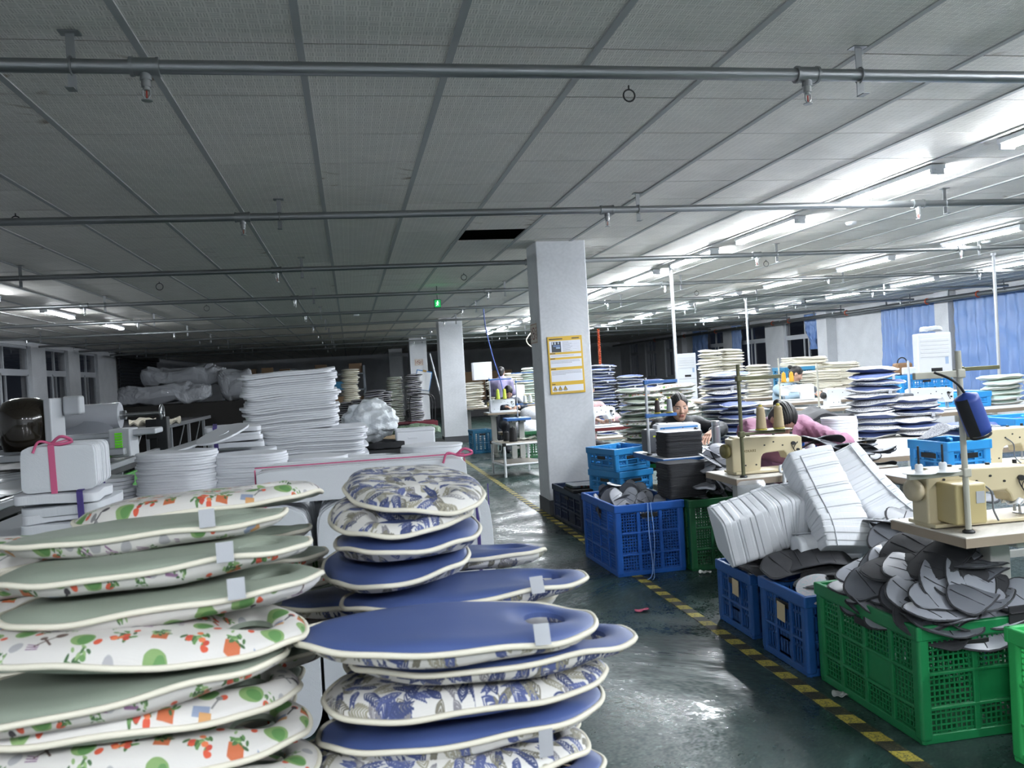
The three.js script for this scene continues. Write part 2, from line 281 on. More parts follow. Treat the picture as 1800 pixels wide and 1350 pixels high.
const dotTex = canvasTex(512, 512, (c, w, h) => { c.fillStyle = '#d6d6d8'; c.fillRect(0, 0, w, h); for (let k = 0; k < 2600; k++) { c.fillStyle = ['#3c4050', '#55586a', '#8d8f98'][k % 3]; c.beginPath(); c.ellipse(rr(0, w), rr(0, h), rr(2, 6), rr(1.5, 3.5), rr(0, 3), 0, 6.3); c.fill(); } }, [3.5, 3.5]);
const clothBump = dataTex(256, (u, v) => 128 + Math.sin(u * 2 * PI * 64) * 40 + Math.sin(v * 2 * PI * 64) * 40 + tileNoise(u, v, 30) * 40, false, [8, 8]);
const cloth = (color, map, r = 0.75) => std(color, r, { ...(map ? { map } : {}), bumpMap: clothBump, bumpScale: 0.0003 });
M.leaf = cloth(0xffffff, leafTex); M.food = cloth(0xffffff, foodTex); M.dots = cloth(0xffffff, dotTex);
M.blueFab = std(0x425384, 0.5); M.blueFar = std(0x43507a, 0.6); M.sage = std(0x868f82, 0.6); M.cream = cloth(0xd8d4c6); M.creamSheet = cloth(0xcfcabb); M.purple = cloth(0x8d8b98, dotTex); M.mint = cloth(0xa9bdb4); M.blackFab = std(0x191a1e, 0.8); M.piping = std(0xd2cdbd, 0.8); M.pipingWhite = std(0xd6d6d4, 0.8);
const tagTex = canvasTex(64, 128, (c, w, h) => { c.fillStyle = '#c9cacd'; c.fillRect(0, 0, w, h); c.fillStyle = '#8a8c90'; for (let k = 0; k < 9; k++) c.fillRect(10, 12 + k * 11, rr(20, 44), 3); });
M.tag = std(0xc8cacd, 0.7, { map: tagTex });
const S = x => { x = Math.max(0, Math.min(1, x)); return Math.sqrt(1 - (1 - x) * (1 - x)); };
function padGeo(a, b, segs, rings, hTop, hBot, hole, wave, sd) {
  const top = [], bot = [], holeC = hole ? a * 0.66 : 0, hx = hole ? 0.032 : 0, hz = hole ? 0.046 : 0, edge = [];
  const out = th => { const c = Math.cos(th), s = Math.sin(th), n = 2 / 2.35; const x = a * Math.sign(c) * Math.abs(c) ** n, z = b * (1 - 0.1 * Math.max(0, x / a)) * Math.sign(s) * Math.abs(s) ** n; return [x + Math.sin(3 * th + sd) * wave * 0.6, z + Math.cos(4 * th + sd * 2) * wave * 0.6, wave * (Math.sin(5 * th + sd) * 0.5 + Math.sin(9 * th + 2 * sd) * 0.32 + Math.sin(2 * th + sd * 3) * 0.7)]; };
  const ins = th => [holeC + hx * Math.cos(th), hz * Math.sin(th)];
  const P = (i, j, s) => {
    const th = i / segs * 2 * PI, [ox, oz, oy] = out(th), [ix, iz] = ins(th), t = 1 - (1 - j / rings) ** 1.0, u = hole ? t : t, L = Math.hypot(ox - ix, oz - iz);
    const x = ix + (ox - ix) * u, z = iz + (oz - iz) * u, d = S((1 - u) * L / 0.085), e = hole ? S(u * L / 0.04) : 1;
    const k = 1 + N3(x * 7 + sd, z * 7, sd) * 0.35;
    return [x, s * (s > 0 ? hTop : hBot) * d * (0.12 + 0.88 * e) * k + oy * (1 - d) + (hole && u === 0 ? s * 0.002 : 0), z];
  };
  const side = s => {
    const pos = [], uv = [], idx = [];
    for (let j = 0; j <= rings; j++) for (let i = 0; i <= segs; i++) { const p = P(i % segs, j, s); pos.push(...p); uv.push(p[0] + 0.3 * sd, p[2] + 0.17 * sd); }
    const W = segs + 1;
    for (let j = 0; j < rings; j++) for (let i = 0; i < segs; i++) { const q = j * W + i; if (s > 0) idx.push(q, q + 1, q + W, q + 1, q + W + 1, q + W); else idx.push(q, q + W, q + 1, q + 1, q + W, q + W + 1); }
    if (hole && s > 0) { const base = pos.length / 3; for (let i = 0; i <= segs; i++) { const p = P(i % segs, 0, 1), q = P(i % segs, 0, -1); pos.push(...p, ...q); uv.push(0, 0, 0, 0.05); } for (let i = 0; i < segs; i++) { const q = base + 2 * i; idx.push(q, q + 1, q + 2, q + 1, q + 3, q + 2); } }
    const g = new THREE.BufferGeometry(); g.setAttribute('position', new THREE.Float32BufferAttribute(pos, 3)); g.setAttribute('uv', new THREE.Float32BufferAttribute(uv, 2)); g.setIndex(idx); g.computeVertexNormals(); return g;
  };
  for (let i = 0; i < segs; i++) { const o = out(i / segs * 2 * PI); edge.push([o[0], o[2], o[1]]); }
  return { top: side(1), bot: side(-1), edge };
}
const PADGEO = {};
function padSet(kind, sd) {
  const k = kind + sd; if (PADGEO[k]) return PADGEO[k];
  let q;
  if (kind === 'near') { q = padGeo(0.23, 0.142, 72, 14, 0.013, 0.027, true, 0.0045, sd); q.pipe = tube(q.edge, 0.0046, 110, 6, true); const a = 0.052 + 0.004 * sd; q.tag = bx(0.024, 0.03, 0.0012, 0.115, 0.015, 0.131, 0.12, -0.35); q.tagDown = bx(0.022, 0.042, 0.0012, 0.1, -0.016, 0.149, 0.12, 0.16); }
  else { q = padGeo(0.23, 0.15, 22, 5, 0.026, 0.025, false, 0.008, sd); q.pipe = tube(q.edge, 0.0045, 26, 4, true); q.tag = bx(0.03, 0.036, 0.002, 0.06, -0.012, 0.156); }
  return PADGEO[k] = q;
}
const PADMAT = { blue: ['blueFab', 'leaf', 'piping'], sage: ['sage', 'food', 'piping'], bluefar: ['blueFar', 'dots', 'pipingWhite'], sagefar: ['sage', 'food', 'pipingWhite'], purple: ['purple', 'blackFab', 'pipingWhite'], cream: ['cream', 'cream', 'pipingWhite'], mint: ['mint', 'cream', 'pipingWhite'], navy: ['blueFar', 'blackFab', 'piping'] };
const padProto = {};
function pad(kind, mat, sd, x, y, z, yaw, tx = 0, tz = 0, flip = false, label, group, tagged = true, sc = 1) {
  const key = kind + mat + sd + tagged; let o;
  if (!padProto[key]) {
    const q = padSet(kind, sd), m = PADMAT[mat].map(k => M[k]); o = new THREE.Group();
    mesh('top_cover', q.top, m[0], o); mesh('bottom_cover', q.bot, m[1], o); mesh('piping', q.pipe, m[2], o);
    if (tagged) mesh('care_tag', tagged === 'down' ? q.tagDown : q.tag, M.tag, o);
    padProto[key] = o;
  }
  o = padProto[key].clone(); o.name = numbered('cushion'); o.userData = { label, category: 'cushion' }; if (group) o.userData.group = group;
  o.rotation.order = 'YXZ'; o.rotation.set(tx + (flip ? PI : 0), flip ? -yaw : yaw, tz); o.position.set(x, y, z); o.scale.setScalar(sc); scene.add(o); return o;
}
function padStack(mat, x, z, y0, n, dy, label, group, o = {}) {
  const { jit = 0.03, yaw = 0, yj = 0.3, lx = 0, lz = 0, sc = 1, flips = 0.4, tags = 0.25 } = o;
  for (let k = 0; k < n; k++) pad('far', mat, Math.floor(rnd() * 3), x + rr(-jit, jit) + lx * k, y0 + 0.024 * sc + k * dy, z + rr(-jit, jit) + lz * k, yaw + rr(-yj, yj), rr(-0.05, 0.05), rr(-0.05, 0.05), rnd() < flips, label, group, rnd() < tags, sc);
}
// the near stacks of blue cushions
const GB = 'near blue cushions', LB = 'blue cushion, leaf-print underside, in the near pile', LBp = 'leaf-print cushion lying print side up in the blue pile';
function nearPad(mat, px) { const [sd, x, y, z, yaw, tx, tz, flip, tg] = px; return pad('near', mat, sd, x, y, z, yaw, tx, tz, flip, mat === 'blue' ? (flip ? LBp : LB) : (flip ? 'vegetable-print cushion lying print side up in the near sage pile' : 'sage green cushion, vegetable-print underside, in the near pile'), mat === 'blue' ? (flip ? 'leaf print cushions turned over' : GB) : (flip ? 'vegetable print cushions turned over' : 'near sage cushions'), tg); }
//@@NEARPADS
// ---------- foam ----------
const foamBump = dataTex(256, (u, v) => 128 + tileNoise(u, v, 60) * 70 + tileNoise(u, v, 14, 2) * 50, false, [5, 5]);
M.foam = phys(0xd3d5da, 0.75, { bumpMap: foamBump, bumpScale: 0.0008, sheen: 0.2 }); M.foam2 = phys(0xcccfd4, 0.8, { bumpMap: foamBump, bumpScale: 0.0008 }); M.foamGrey = std(0xb9bcc2, 0.8); M.ribbonPink = std(0xc4577f, 0.6); M.ribbonPurple = std(0x3d2f74, 0.6);
function slabGeo(w, d, t, kind, bend, sd, nx = 14, nz = 8) {            // thin sheet with a soft outline, sagging by bend(x, z)
  const pos = [], idx = [], uv = []; const segs = 2 * (nx + nz), rings = 4;
  const out = th => {
    const c = Math.cos(th), s = Math.sin(th), n = kind === 'oval' ? 0.8 : 2 / 9; let x = w / 2 * Math.sign(c) * Math.abs(c) ** n, z = d / 2 * Math.sign(s) * Math.abs(s) ** n; const k = 1 + 0.009 * Math.sin(3 * th + sd * 2) + 0.006 * Math.sin(7 * th + sd); return [x * k, z * k];
  };
  const ring = (f, y) => { for (let i = 0; i < segs; i++) { const th = i / segs * 2 * PI + 1e-3, [x, z] = out(th), X = x * f, Z = z * f; pos.push(X, y + bend(X, Z), Z); uv.push(X, Z); } };
  for (let j = 0; j <= rings; j++) ring(j / rings * 0.993 + 0.001, t);
  ring(1, t * 0.86); ring(1, t * 0.14);
  for (let j = rings; j >= 0; j--) ring(j / rings * 0.993 + 0.001, 0);
  const R = 2 * rings + 4;
  for (let j = 0; j < R - 1; j++) for (let i = 0; i < segs; i++) { const a = j * segs + i, b = j * segs + (i + 1) % segs, c = a + segs, e = b + segs; idx.push(a, b, c, b, e, c); }
  const g = new THREE.BufferGeometry(); g.setAttribute('position', new THREE.Float32BufferAttribute(pos, 3)); g.setAttribute('uv', new THREE.Float32BufferAttribute(uv, 2)); g.setIndex(idx); g.computeVertexNormals(); return g;
}
const sheetCache = {};
function sheetGeo(kind, w, d, t, v, sag) {
  const k = [kind, w, d, t, v, sag].join(); if (sheetCache[k]) return sheetCache[k];
  return sheetCache[k] = slabGeo(w, d, t, kind, (x, z) => sag * (N3(x * 2.2 + v * 5, z * 2.2, v) + 0.5 * N3(x * 5, z * 5 + v * 3, v * 2)), v);
}
function foamStack(kind, w, d, t, n, x, y, z, yaw, label, group, o = {}) {
  const { jit = 0.012, sag = 0.008, lx = 0, yj = 0.04, mat = M.foam, gap = 0.0008, tilt = 0, name = 'foam_sheet', cat = 'foam sheet' } = o;
  for (let k = 0; k < n; k++) {
    const m = mesh(name, sheetGeo(kind, w, d, t, 0, sag), mat); m.position.set(x + rr(-jit, jit) + lx * k, y + k * (t + gap), z + rr(-jit, jit)); m.rotation.set(0, yaw + rr(-yj, yj), tilt);
    tag(m, label, cat, group);
  }
}
function tiedBundle(label, pos, yaw, w, h, d, n, ribbons, ribMat, o = {}) { // sheets stacked flat and tied round
  const t = thing(o.name || 'foam_bundle', label, 'foam bundle', pos, yaw), th = h / n;
  for (let k = 0; k < n; k++) { const m = mesh('foam_sheet', sheetGeo(o.kind || 'rect', w, d, +(th * 0.97).toFixed(4), k % 3, o.sag ?? 0.006), k % 2 ? M.foam : M.foam2, t); m.position.set(rr(-1, 1) * (o.jit ?? 0.006), k * th, rr(-1, 1) * (o.jit ?? 0.006)); m.rotation.y = rr(-1, 1) * (o.yj ?? 0.012); }
  for (const rx of ribbons) { const e = 0.006, D = d / 2 + 0.008; mesh('ribbon', [rbx(0.022, h + 0.012, 0.004, 0.001, rx, h / 2, D, 0, 0, 0.02), rbx(0.022, h + 0.012, 0.004, 0.001, rx, h / 2, -D), rbx(0.022, 0.004, 2 * D, 0.001, rx, h + e + 0.003, 0)], ribMat, t); }
  if (o.standing) { t.children.filter(q => q.name === 'foam_sheet').forEach(q => t.remove(q)); const m = Math.round(d / 0.024); for (let k = 0; k < m; k++) { const q = mesh('foam_sheet', sheetGeo('rect', w, h, +(d / m * 1.25).toFixed(4), k % 2, 0.003), k % 2 ? M.foam : M.foam2, t); q.rotation.x = PI / 2; q.position.set(rr(-0.003, 0.003), h / 2 + rr(-0.004, 0.004), -d / 2 + k * d / m); } }
  if (o.bow !== undefined) mesh('bow', [tube([[o.bow, h + 0.01, d / 2], [o.bow + 0.035, h + 0.035, d / 2 + 0.01], [o.bow + 0.07, h + 0.015, d / 2], [o.bow + 0.03, h + 0.005, d / 2 + 0.008], [o.bow, h + 0.01, d / 2]], 0.006, 20, 5), tube([[o.bow, h + 0.01, d / 2], [o.bow - 0.04, h + 0.02, d / 2 + 0.012], [o.bow - 0.06, h - 0.02, d / 2 + 0.02]], 0.005, 12, 5)], ribMat, t);
  if (o.along) mesh('ribbon', [rbx(w + 0.012, 0.004, 0.02, 0.001, 0, h + 0.008, d * 0.3), rbx(0.004, h, 0.02, 0.001, w / 2 + 0.006, h / 2, d * 0.3), rbx(0.004, h, 0.02, 0.001, -w / 2 - 0.006, h / 2, d * 0.3)], ribMat, t);
  return t;
}
function loaf(label, pts, w, h, n, o = {}) {                             // sheets standing one behind the other along a curve, tied by a string
  const c = new THREE.CatmullRomCurve3(pts.map(p => V(...p))), L = c.getLength(), th = L / n, mid = c.getPointAt(0.5);
  const t = thing('foam_loaf', label, 'foam bundle', [mid.x, mid.y, mid.z]); const up = V(...(o.up || [0, 1, 0]));
  const str = [[], []];
  for (let k = 0; k < n; k++) {
    const u = (k + 0.5) / n, p = c.getPointAt(u), f = c.getTangentAt(u), s = V().crossVectors(up, f).normalize(), q = V().crossVectors(f, s).normalize();
    const m = mesh('foam_sheet', sheetGeo(o.kind || 'rect', w, h, +(th * 2.6).toFixed(4), 0, 0.002), k % 3 ? M.foam : M.foam2, t);
    const B = new THREE.Matrix4().makeBasis(s, f, q.clone().negate()); m.quaternion.setFromRotationMatrix(B);
    m.position.copy(p).sub(mid).addScaledVector(s, rr(-0.003, 0.003)).addScaledVector(q, rr(-0.003, 0.003));
    const sc = 1 + rr(-0.008, 0.008); m.scale.set(sc, 1, sc);
    const e = p.clone().sub(mid).addScaledVector(q, h * 0.5 + 0.004).addScaledVector(s, w * 0.28); str[0].push([e.x, e.y, e.z]);
  }
  mesh('string', tube(str[0], 0.0035, n * 2, 5), M.foamGrey, t, 'grey tie string'); return t;
}
M.cell = null;
for (const r of [ // seed, x, y, z, yaw, tiltX, tiltZ, print side up, tag
  [0, 0.115, 1.222, -1.75, 1.5, -0.045, 0.06, true, false], [1, 0.089, 1.186, -1.72, 1.66, -0.015, 0.03, true, 'down'], [2, 0.102, 1.142, -1.71, 1.45, -0.035, -0.04, false, false], [1, 0.069, 1.098, -1.69, 1.62, -0.065, -0.02, false, true],
  [0, 0.17, 1.062, -1.83, -0.25, -0.115, 0.02, false, false], [2, 0.193, 1.05, -1.58, -0.04, -0.075, 0.015, false, true], [1, 0.05, 1.018, -1.74, 0.1, -0.095, 0, false, false], [0, 0.15, 1.0, -1.63, 0.12, -0.085, 0.03, false, false],
  [1, 0.129, 1.062, -1.30, 0.03, -0.035, -0.05, false, true], [2, 0.207, 1.012, -1.345, 0.02, -0.075, -0.03, false, false], [0, 0.16, 0.953, -1.36, 0.05, -0.025, 0.0, true, false], [1, 0.15, 0.903, -1.36, 0.02, -0.075, 0.03, false, 'down'], [2, 0.112, 0.856, -1.34, 0.08, -0.045, 0.03, true, false],
  [0, 0.14, 0.81, -1.34, 0, -0.060, 0, false, false], [1, 0.12, 0.768, -1.33, 0.1, 0.000, 0, true, false], [2, 0.15, 0.727, -1.34, 0, -0.060, 0, false, false],
  [0, 0.2, 0.945, -1.69, 0.1, -0.060, 0, false, false], [1, 0.19, 0.9, -1.68, 0, 0.000, 0, true, false], [2, 0.2, 0.857, -1.69, 0.1, -0.060, 0, false, false], [0, 0.18, 0.812, -1.69, -0.1, 0.000, 0, true, false], [1, 0.2, 0.77, -1.69, 0, -0.060, 0, false, false], [2, 0.19, 0.727, -1.69, 0, -0.060, 0, false, false]]) nearPad('blue', r);
for (const r of [
  [0, -0.3, 1.226, -1.74, 0.05, -0.045, -0.05, true, false], [1, -0.356, 1.222, -1.53, 0.04, -0.065, 0.03, false, true], [2, -0.311, 1.192, -1.40, 0.03, -0.055, 0.02, false, true], [0, -0.291, 1.147, -1.36, 0.02, -0.045, 0.03, false, true],
  [1, -0.318, 1.1, -1.30, 0.04, -0.005, 0.06, true, 'down'], [2, -0.345, 1.052, -1.27, 0.05, -0.065, 0.05, false, false], [0, -0.33, 1.01, -1.29, -0.02, -0.035, 0.04, true, false], [1, -0.32, 0.962, -1.28, 0.03, -0.025, 0.04, true, 'down'], [2, -0.309, 0.915, -1.27, 0.06, -0.035, 0.05, true, false], [0, -0.32, 0.868, -1.27, 0.0, -0.105, 0.02, false, false], [1, -0.32, 0.822, -1.28, 0.0, 0.000, 0, true, false], [2, -0.31, 0.776, -1.28, 0.1, -0.060, 0, false, false], [0, -0.32, 0.732, -1.28, 0, 0.000, 0, true, false],
  [0, -0.7, 1.16, -1.72, 0.25, 0.005, -0.03, true, false], [1, -0.73, 1.112, -1.74, 0.1, -0.085, 0.02, false, false], [2, -0.74, 1.066, -1.72, -0.1, -0.035, -0.03, true, false], [0, -0.72, 1.02, -1.72, 0.1, -0.060, 0, false, false], [1, -0.72, 0.974, -1.72, 0, -0.060, 0, false, false], [2, -0.72, 0.928, -1.72, 0.1, 0.000, 0, true, false], [0, -0.72, 0.882, -1.72, 0, 0.000, 0, true, false], [1, -0.72, 0.836, -1.72, 0.1, -0.060, 0, false, false], [2, -0.72, 0.79, -1.72, 0, -0.060, 0, false, false], [0, -0.72, 0.744, -1.72, 0, -0.060, 0, false, false],
  [1, -0.33, 1.150, -1.79, 0.2, -0.115, 0.0, false, false], [2, -0.3, 1.103, -1.78, 0.1, -0.060, 0, false, false], [0, -0.26, 1.055, -1.8, 0, 0.000, 0, true, false], [1, -0.22, 1.008, -1.8, 0.1, -0.060, 0, false, false], [2, -0.2, 0.961, -1.8, -0.1, 0.000, 0, true, false], [0, -0.3, 0.914, -1.79, 0, -0.060, 0, false, false], [1, -0.36, 0.867, -1.76, 0, -0.060, 0, false, false], [2, -0.38, 0.820, -1.76, 0, 0.000, 0, true, false], [0, -0.38, 0.773, -1.76, 0, -0.060, 0, false, false], [1, -0.38, 0.725, -1.76, 0, 0.000, 0, true, false], ]) nearPad('sage', r);
// ---------- work tables ----------
M.tableTop = std(0xffffff, 0.5, { map: dataTex(256, (u, v) => { const k = tileNoise(u, v, 8) * 14 + tileNoise(u, v, 70, 4) * 10; return [196 + k, 192 + k, 184 + k]; }, true, [1.2, 1.2]) });
M.tableEdge = std(0x8a7c6c, 0.6); M.tableWhite = std(0xcdd0d6, 0.35); M.blueEdge = std(0x2a5f9e, 0.45); M.legGrey = std(0x9d9d98, 0.5); M.woodTop = std(0x8d7a60, 0.6);
function table(label, x0, x1, z0, z1, y, top, edge, group, o = {}) {     // z0 near, z1 far
  const w = x1 - x0, d = z0 - z1, t = thing(o.name || 'sewing_table', label, 'table', [(x0 + x1) / 2, 0, (z0 + z1) / 2], 0, group), th = 0.04;
  mesh('tabletop', rbx(w, th, d, 0.004, 0, y - th / 2, 0), top, t);
  mesh('edge_band', [bx(w + 0.004, th * 0.86, 0.004, 0, y - th / 2 - 0.002, d / 2), bx(w + 0.004, th * 0.86, 0.004, 0, y - th / 2 - 0.002, -d / 2), bx(0.004, th * 0.86, d, w / 2, y - th / 2 - 0.002, 0), bx(0.004, th * 0.86, d, -w / 2, y - th / 2 - 0.002, 0)], edge, t);
  const li = o.inset ?? 0.13, lm = o.leg || M.legGrey;
  for (const s of [-1, 1]) {
    if (o.four) { for (const q of [-1, 1]) mesh('leg', rbx(0.045, y - th, 0.045, 0.004, s * (w / 2 - 0.05), (y - th) / 2, q * (d / 2 - 0.05)), lm, t); continue; }
    mesh('leg', [rbx(0.09, y - th - 0.05, 0.06, 0.006, s * (w / 2 - li), (y - th - 0.05) / 2 + 0.05, 0), rbx(0.1, 0.03, d * 0.8, 0.006, s * (w / 2 - li), y - th - 0.015, 0), rbx(0.07, 0.05, d * 0.95, 0.008, s * (w / 2 - li), 0.025, 0)], lm, t);
  }
  if (!o.four) mesh('stretcher', bx(w - 2 * li, 0.04, 0.03, 0, 0.22, 0), lm, t);
  return t;
}
table('plain wooden packing table carrying the near blue cushion pile', -0.1, 0.42, -1.0, -1.86, 0.7, M.woodTop, M.tableEdge, undefined, { four: true, name: 'packing_table' });
table('plain wooden packing table carrying the near sage cushion piles', -1.05, -0.2, -1.0, -1.88, 0.7, M.woodTop, M.tableEdge, undefined, { four: true, name: 'packing_table' });
// ---------- crates ----------
const plastic = (c, r = 0.42) => std(c, r, { bumpMap: foamBump, bumpScale: 0.0004 });
M.crateBlue = plastic(0x1c56a8); M.crateSky = plastic(0x2b86c4); M.crateDeep = plastic(0x1a4a86); M.crateGreen = plastic(0x12703f); M.crateLime = plastic(0x2fa558); M.crateDark = plastic(0x15532f); M.crateNavy = plastic(0x16233f); M.crateTeal = plastic(0x2a6f93);
const CR = {};
function crate(label, mat, pos, yaw, w, h, d, o = {}) {
  const t = thing('crate', label, 'crate', pos, yaw, o.group), { nx = 3, nz = 4, rows = 3, cell = 0.022, style = 'mesh', handle = true } = o;
  const key = [w, h, d, nx, nz, rows, cell, style].join(); let G = CR[key];
  if (!G) {
    const T = 0.012, rim = [], posts = [], ribs = [], lat = [[], [], [], []], hh = h - 0.055;
    rim.push(rbx(w + 0.024, 0.055, 0.022, 0.006, 0, h - 0.0275, d / 2), rbx(w + 0.024, 0.055, 0.022, 0.006, 0, h - 0.0275, -d / 2), rbx(0.022, 0.055, d + 0.024, 0.006, w / 2, h - 0.0275, 0), rbx(0.022, 0.055, d + 0.024, 0.006, -w / 2, h - 0.0275, 0));
    for (const a of [-1, 1]) for (const b of [-1, 1]) posts.push(rbx(0.05, h - 0.02, 0.05, 0.014, a * (w / 2 - 0.018), h / 2, b * (d / 2 - 0.018)));
    const side = (L, n, put, bag) => {
      for (let i = 1; i < n; i++) ribs.push(put(rbx(0.024, h - 0.03, 0.016, 0.004, -L / 2 + i * L / n, h / 2 - 0.005, 0.004, 0, 0, 0, 1)));
      for (let j = 0; j <= rows; j++) ribs.push(put(rbx(L, j ? 0.014 : 0.035, 0.02, 0.004, 0, j * hh / rows + (j ? 0 : 0.018), 0.003, 0, 0, 0, 1)));
      const y1 = hh, nX = Math.round(L / cell), nY = Math.round(y1 / cell);
      if (style === 'mesh') { for (let i = 0; i <= nX; i++) bag.push(put(bx(0.006, y1, 0.005, -L / 2 + i * L / nX, y1 / 2, 0))); for (let j = 0; j <= nY; j++) bag.push(put(bx(L, 0.006, 0.005, 0, j * y1 / nY, 0))); }
      else { for (let i = 0; i <= nX; i++) bag.push(put(bx(0.009, y1, 0.006, -L / 2 + i * L / nX, y1 / 2, 0))); for (let j = 0; j < rows * 2; j++) bag.push(put(bx(L, 0.012, 0.006, 0, (j + 0.5) * hh / rows / 2, 0))); }
      if (style === 'slot' || o.solid) bag.push(put(bx(L / n - 0.02, hh / rows - 0.01, 0.006, -L / 2 + (Math.floor(n / 2) + 0.5) * L / n, hh / rows * (rows - 1.5), 0)));
    };
    side(w, nx, g => move(g, 0, 0, d / 2 - 0.01), lat[0]); side(w, nx, g => move(g, 0, 0, -d / 2 + 0.01, PI), lat[1]);
    side(d, nz, g => move(g, w / 2 - 0.01, 0, 0, PI / 2), lat[2]); side(d, nz, g => move(g, -w / 2 + 0.01, 0, 0, -PI / 2), lat[3]);
    G = CR[key] = { rim: join(rim), posts: join(posts), ribs: join(ribs), lat: lat.map(join), floor: bx(w - 0.02, 0.012, d - 0.02, 0, 0.012, 0), hand: [rbx(0.12, 0.03, 0.006, 0.003, 0, h - 0.085, d / 2 + 0.0005), rbx(0.006, 0.03, 0.12, 0.003, -w / 2 - 0.0005, h - 0.085, 0)] };
  }
  mesh('rim', G.rim, mat, t); mesh('corner_posts', G.posts, mat, t); mesh('ribs', G.ribs, mat, t); mesh('crate_floor', G.floor, mat, t);
  for (const g of G.lat) mesh('lattice', g, mat, t, null, 'stuff');
  if (handle) for (const g of G.hand) mesh('hand_hole', g, M.black, t, 'dark hand hole');
  return t;
}
crate('big bright blue mesh crate full of clear grey scraps beside the column', M.crateBlue, [1.985, 0, -5.95], 0.03, 0.50, 0.5, 0.74, { nx: 3, nz: 4, cell: 0.02 });
crate('dark green mesh crate behind the big bright blue crate', M.crateDark, [2.51, 0, -5.7], 0.02, 0.48, 0.5, 0.34, { nx: 3, nz: 4, cell: 0.02 });
crate('deep blue slotted crate holding foam loaves, next to the scrap-filled blue crate', M.crateDeep, [2.17, 0, -4.25], 0.0, 0.38, 0.34, 0.4, { nx: 3, nz: 3, rows: 2, cell: 0.026, style: 'slot' });
crate('deep blue slotted crate with a paper slip, topped by grey felt pieces', M.crateDeep, [2.16, 0, -3.69], 0.0, 0.4, 0.37, 0.42, { nx: 3, nz: 3, rows: 2, cell: 0.026, style: 'slot' });
crate('long green mesh crate heaped with dark quilted covers', M.crateGreen, [2.225, 0, -3.09], -0.02, 0.46, 0.44, 0.7, { nx: 2, nz: 4, cell: 0.021, solid: true });
crate('light green mesh crate standing at the end of the tape line', M.crateLime, [2.44, 0, -2.36], 0.02, 0.46, 0.47, 0.4, { nx: 2, nz: 3, cell: 0.021 });
crate('sky blue crate of grey foam offcuts standing on a sewing table', M.crateSky, [3.38, 0.752, -4.3], 0.05, 0.28, 0.18, 0.3, { nx: 3, nz: 3, rows: 2, cell: 0.024, style: 'slot' });
crate('navy crate on the floor against the near column', M.crateNavy, [2.2, 0, -7.7], 0.04, 0.52, 0.34, 0.9, { nx: 3, nz: 4, rows: 2, cell: 0.03, style: 'slot' });
crate('sky blue crate, lower one of the pair stacked beside the column', M.crateSky, [2.33, 0.35, -7.22], 0.35, 0.36, 0.2, 0.44, { nx: 3, nz: 4, rows: 3, cell: 0.028, style: 'slot' });
crate('sky blue crate, upper tilted one of the pair beside the column', M.crateSky, [2.32, 0.555, -7.22], 0.28, 0.36, 0.2, 0.44, { nx: 3, nz: 4, rows: 3, cell: 0.028, style: 'slot' }).rotation.z = 0.03;
crate('small green crate on the bench behind the stacked sky blue crates', M.crateLime, [2.72, 0.5, -7.6], 0, 0.3, 0.14, 0.3, { nx: 2, nz: 2, rows: 2, cell: 0.03, style: 'slot' });
crate('round-cornered blue bin on the floor behind the two-tier trolley', M.crateTeal, [2.36, 0, -15.75], 0.1, 0.36, 0.44, 0.36, { nx: 2, nz: 2, rows: 2, cell: 0.04 });
crate('dark green crate with a speckled sack, behind the two-tier trolley', M.crateDark, [3.15, 0, -14.3], 0.05, 0.72, 0.46, 0.5, { nx: 4, nz: 3, rows: 2, cell: 0.04 });
crate('deep blue crate on the floor under the front sewing table', M.crateDeep, [2.95, 0, -3.25], 0, 0.4, 0.32, 0.4, { nx: 3, nz: 3, rows: 2, cell: 0.028, style: 'slot' });
crate('sky blue crate beside the pale blue cloth on the table', M.crateSky, [4.72, 0.762, -5.25], -0.1, 0.36, 0.18, 0.4, { nx: 3, nz: 3, rows: 2, cell: 0.03, style: 'slot' });
crate('blue crate heaped with black cloth behind the pink jacket', M.crateBlue, [3.62, 0.5, -6.4], 0.05, 0.42, 0.34, 0.4, { nx: 3, nz: 3, rows: 2, cell: 0.03, style: 'slot' });
crate('teal crate on the far table behind the woman with a hair bun', M.crateTeal, [7.0, 0.95, -12.4], 0, 0.5, 0.36, 0.4, { nx: 3, nz: 3, rows: 2, cell: 0.04 });
crate('blue crate on the far shelf table below the cabinet', M.crateSky, [7.35, 0.88, -9.9], 0, 0.75, 0.26, 0.4, { nx: 4, nz: 3, rows: 2, cell: 0.04, style: 'slot' });
crate('small blue crate next to the white sewing machine at the back', M.crateSky, [6.08, 0.862, -7.48], 0, 0.36, 0.15, 0.3, { nx: 3, nz: 3, rows: 2, cell: 0.04, style: 'slot' });
for (const [x, y, z, s, l] of [[1.963, 0.24, -4.2, 0, 'cream paper slip tied to the deep blue crate of foam loaves'], [1.945, 0.25, -3.68, 0, 'cream paper slip tied to the deep blue crate with grey felt']]) { const m = mesh('paper_slip', bx(0.003, 0.085, 0.07, 0, 0, 0), std(0xb9a988, 0.8)); m.position.set(x, y, z); m.rotation.set(0.06, 0, 0); tag(m, l, 'paper'); }
tag(mesh('packing_strap', [tube([[1.98, 0.505, -5.56], [1.975, 0.3, -5.55], [1.985, 0.05, -5.54], [1.94, 0.01, -5.46], [1.9, 0.006, -5.42]], 0.004, 24, 5), tube([[2.0, 0.505, -5.56], [2.01, 0.25, -5.545], [1.99, 0.06, -5.53], [1.96, 0.01, -5.45], [1.93, 0.006, -5.4]], 0.003, 24, 5)], std(0x8fb2e6, 0.5)), 'thin pale blue strapping trailing from the big blue crate', 'strap');
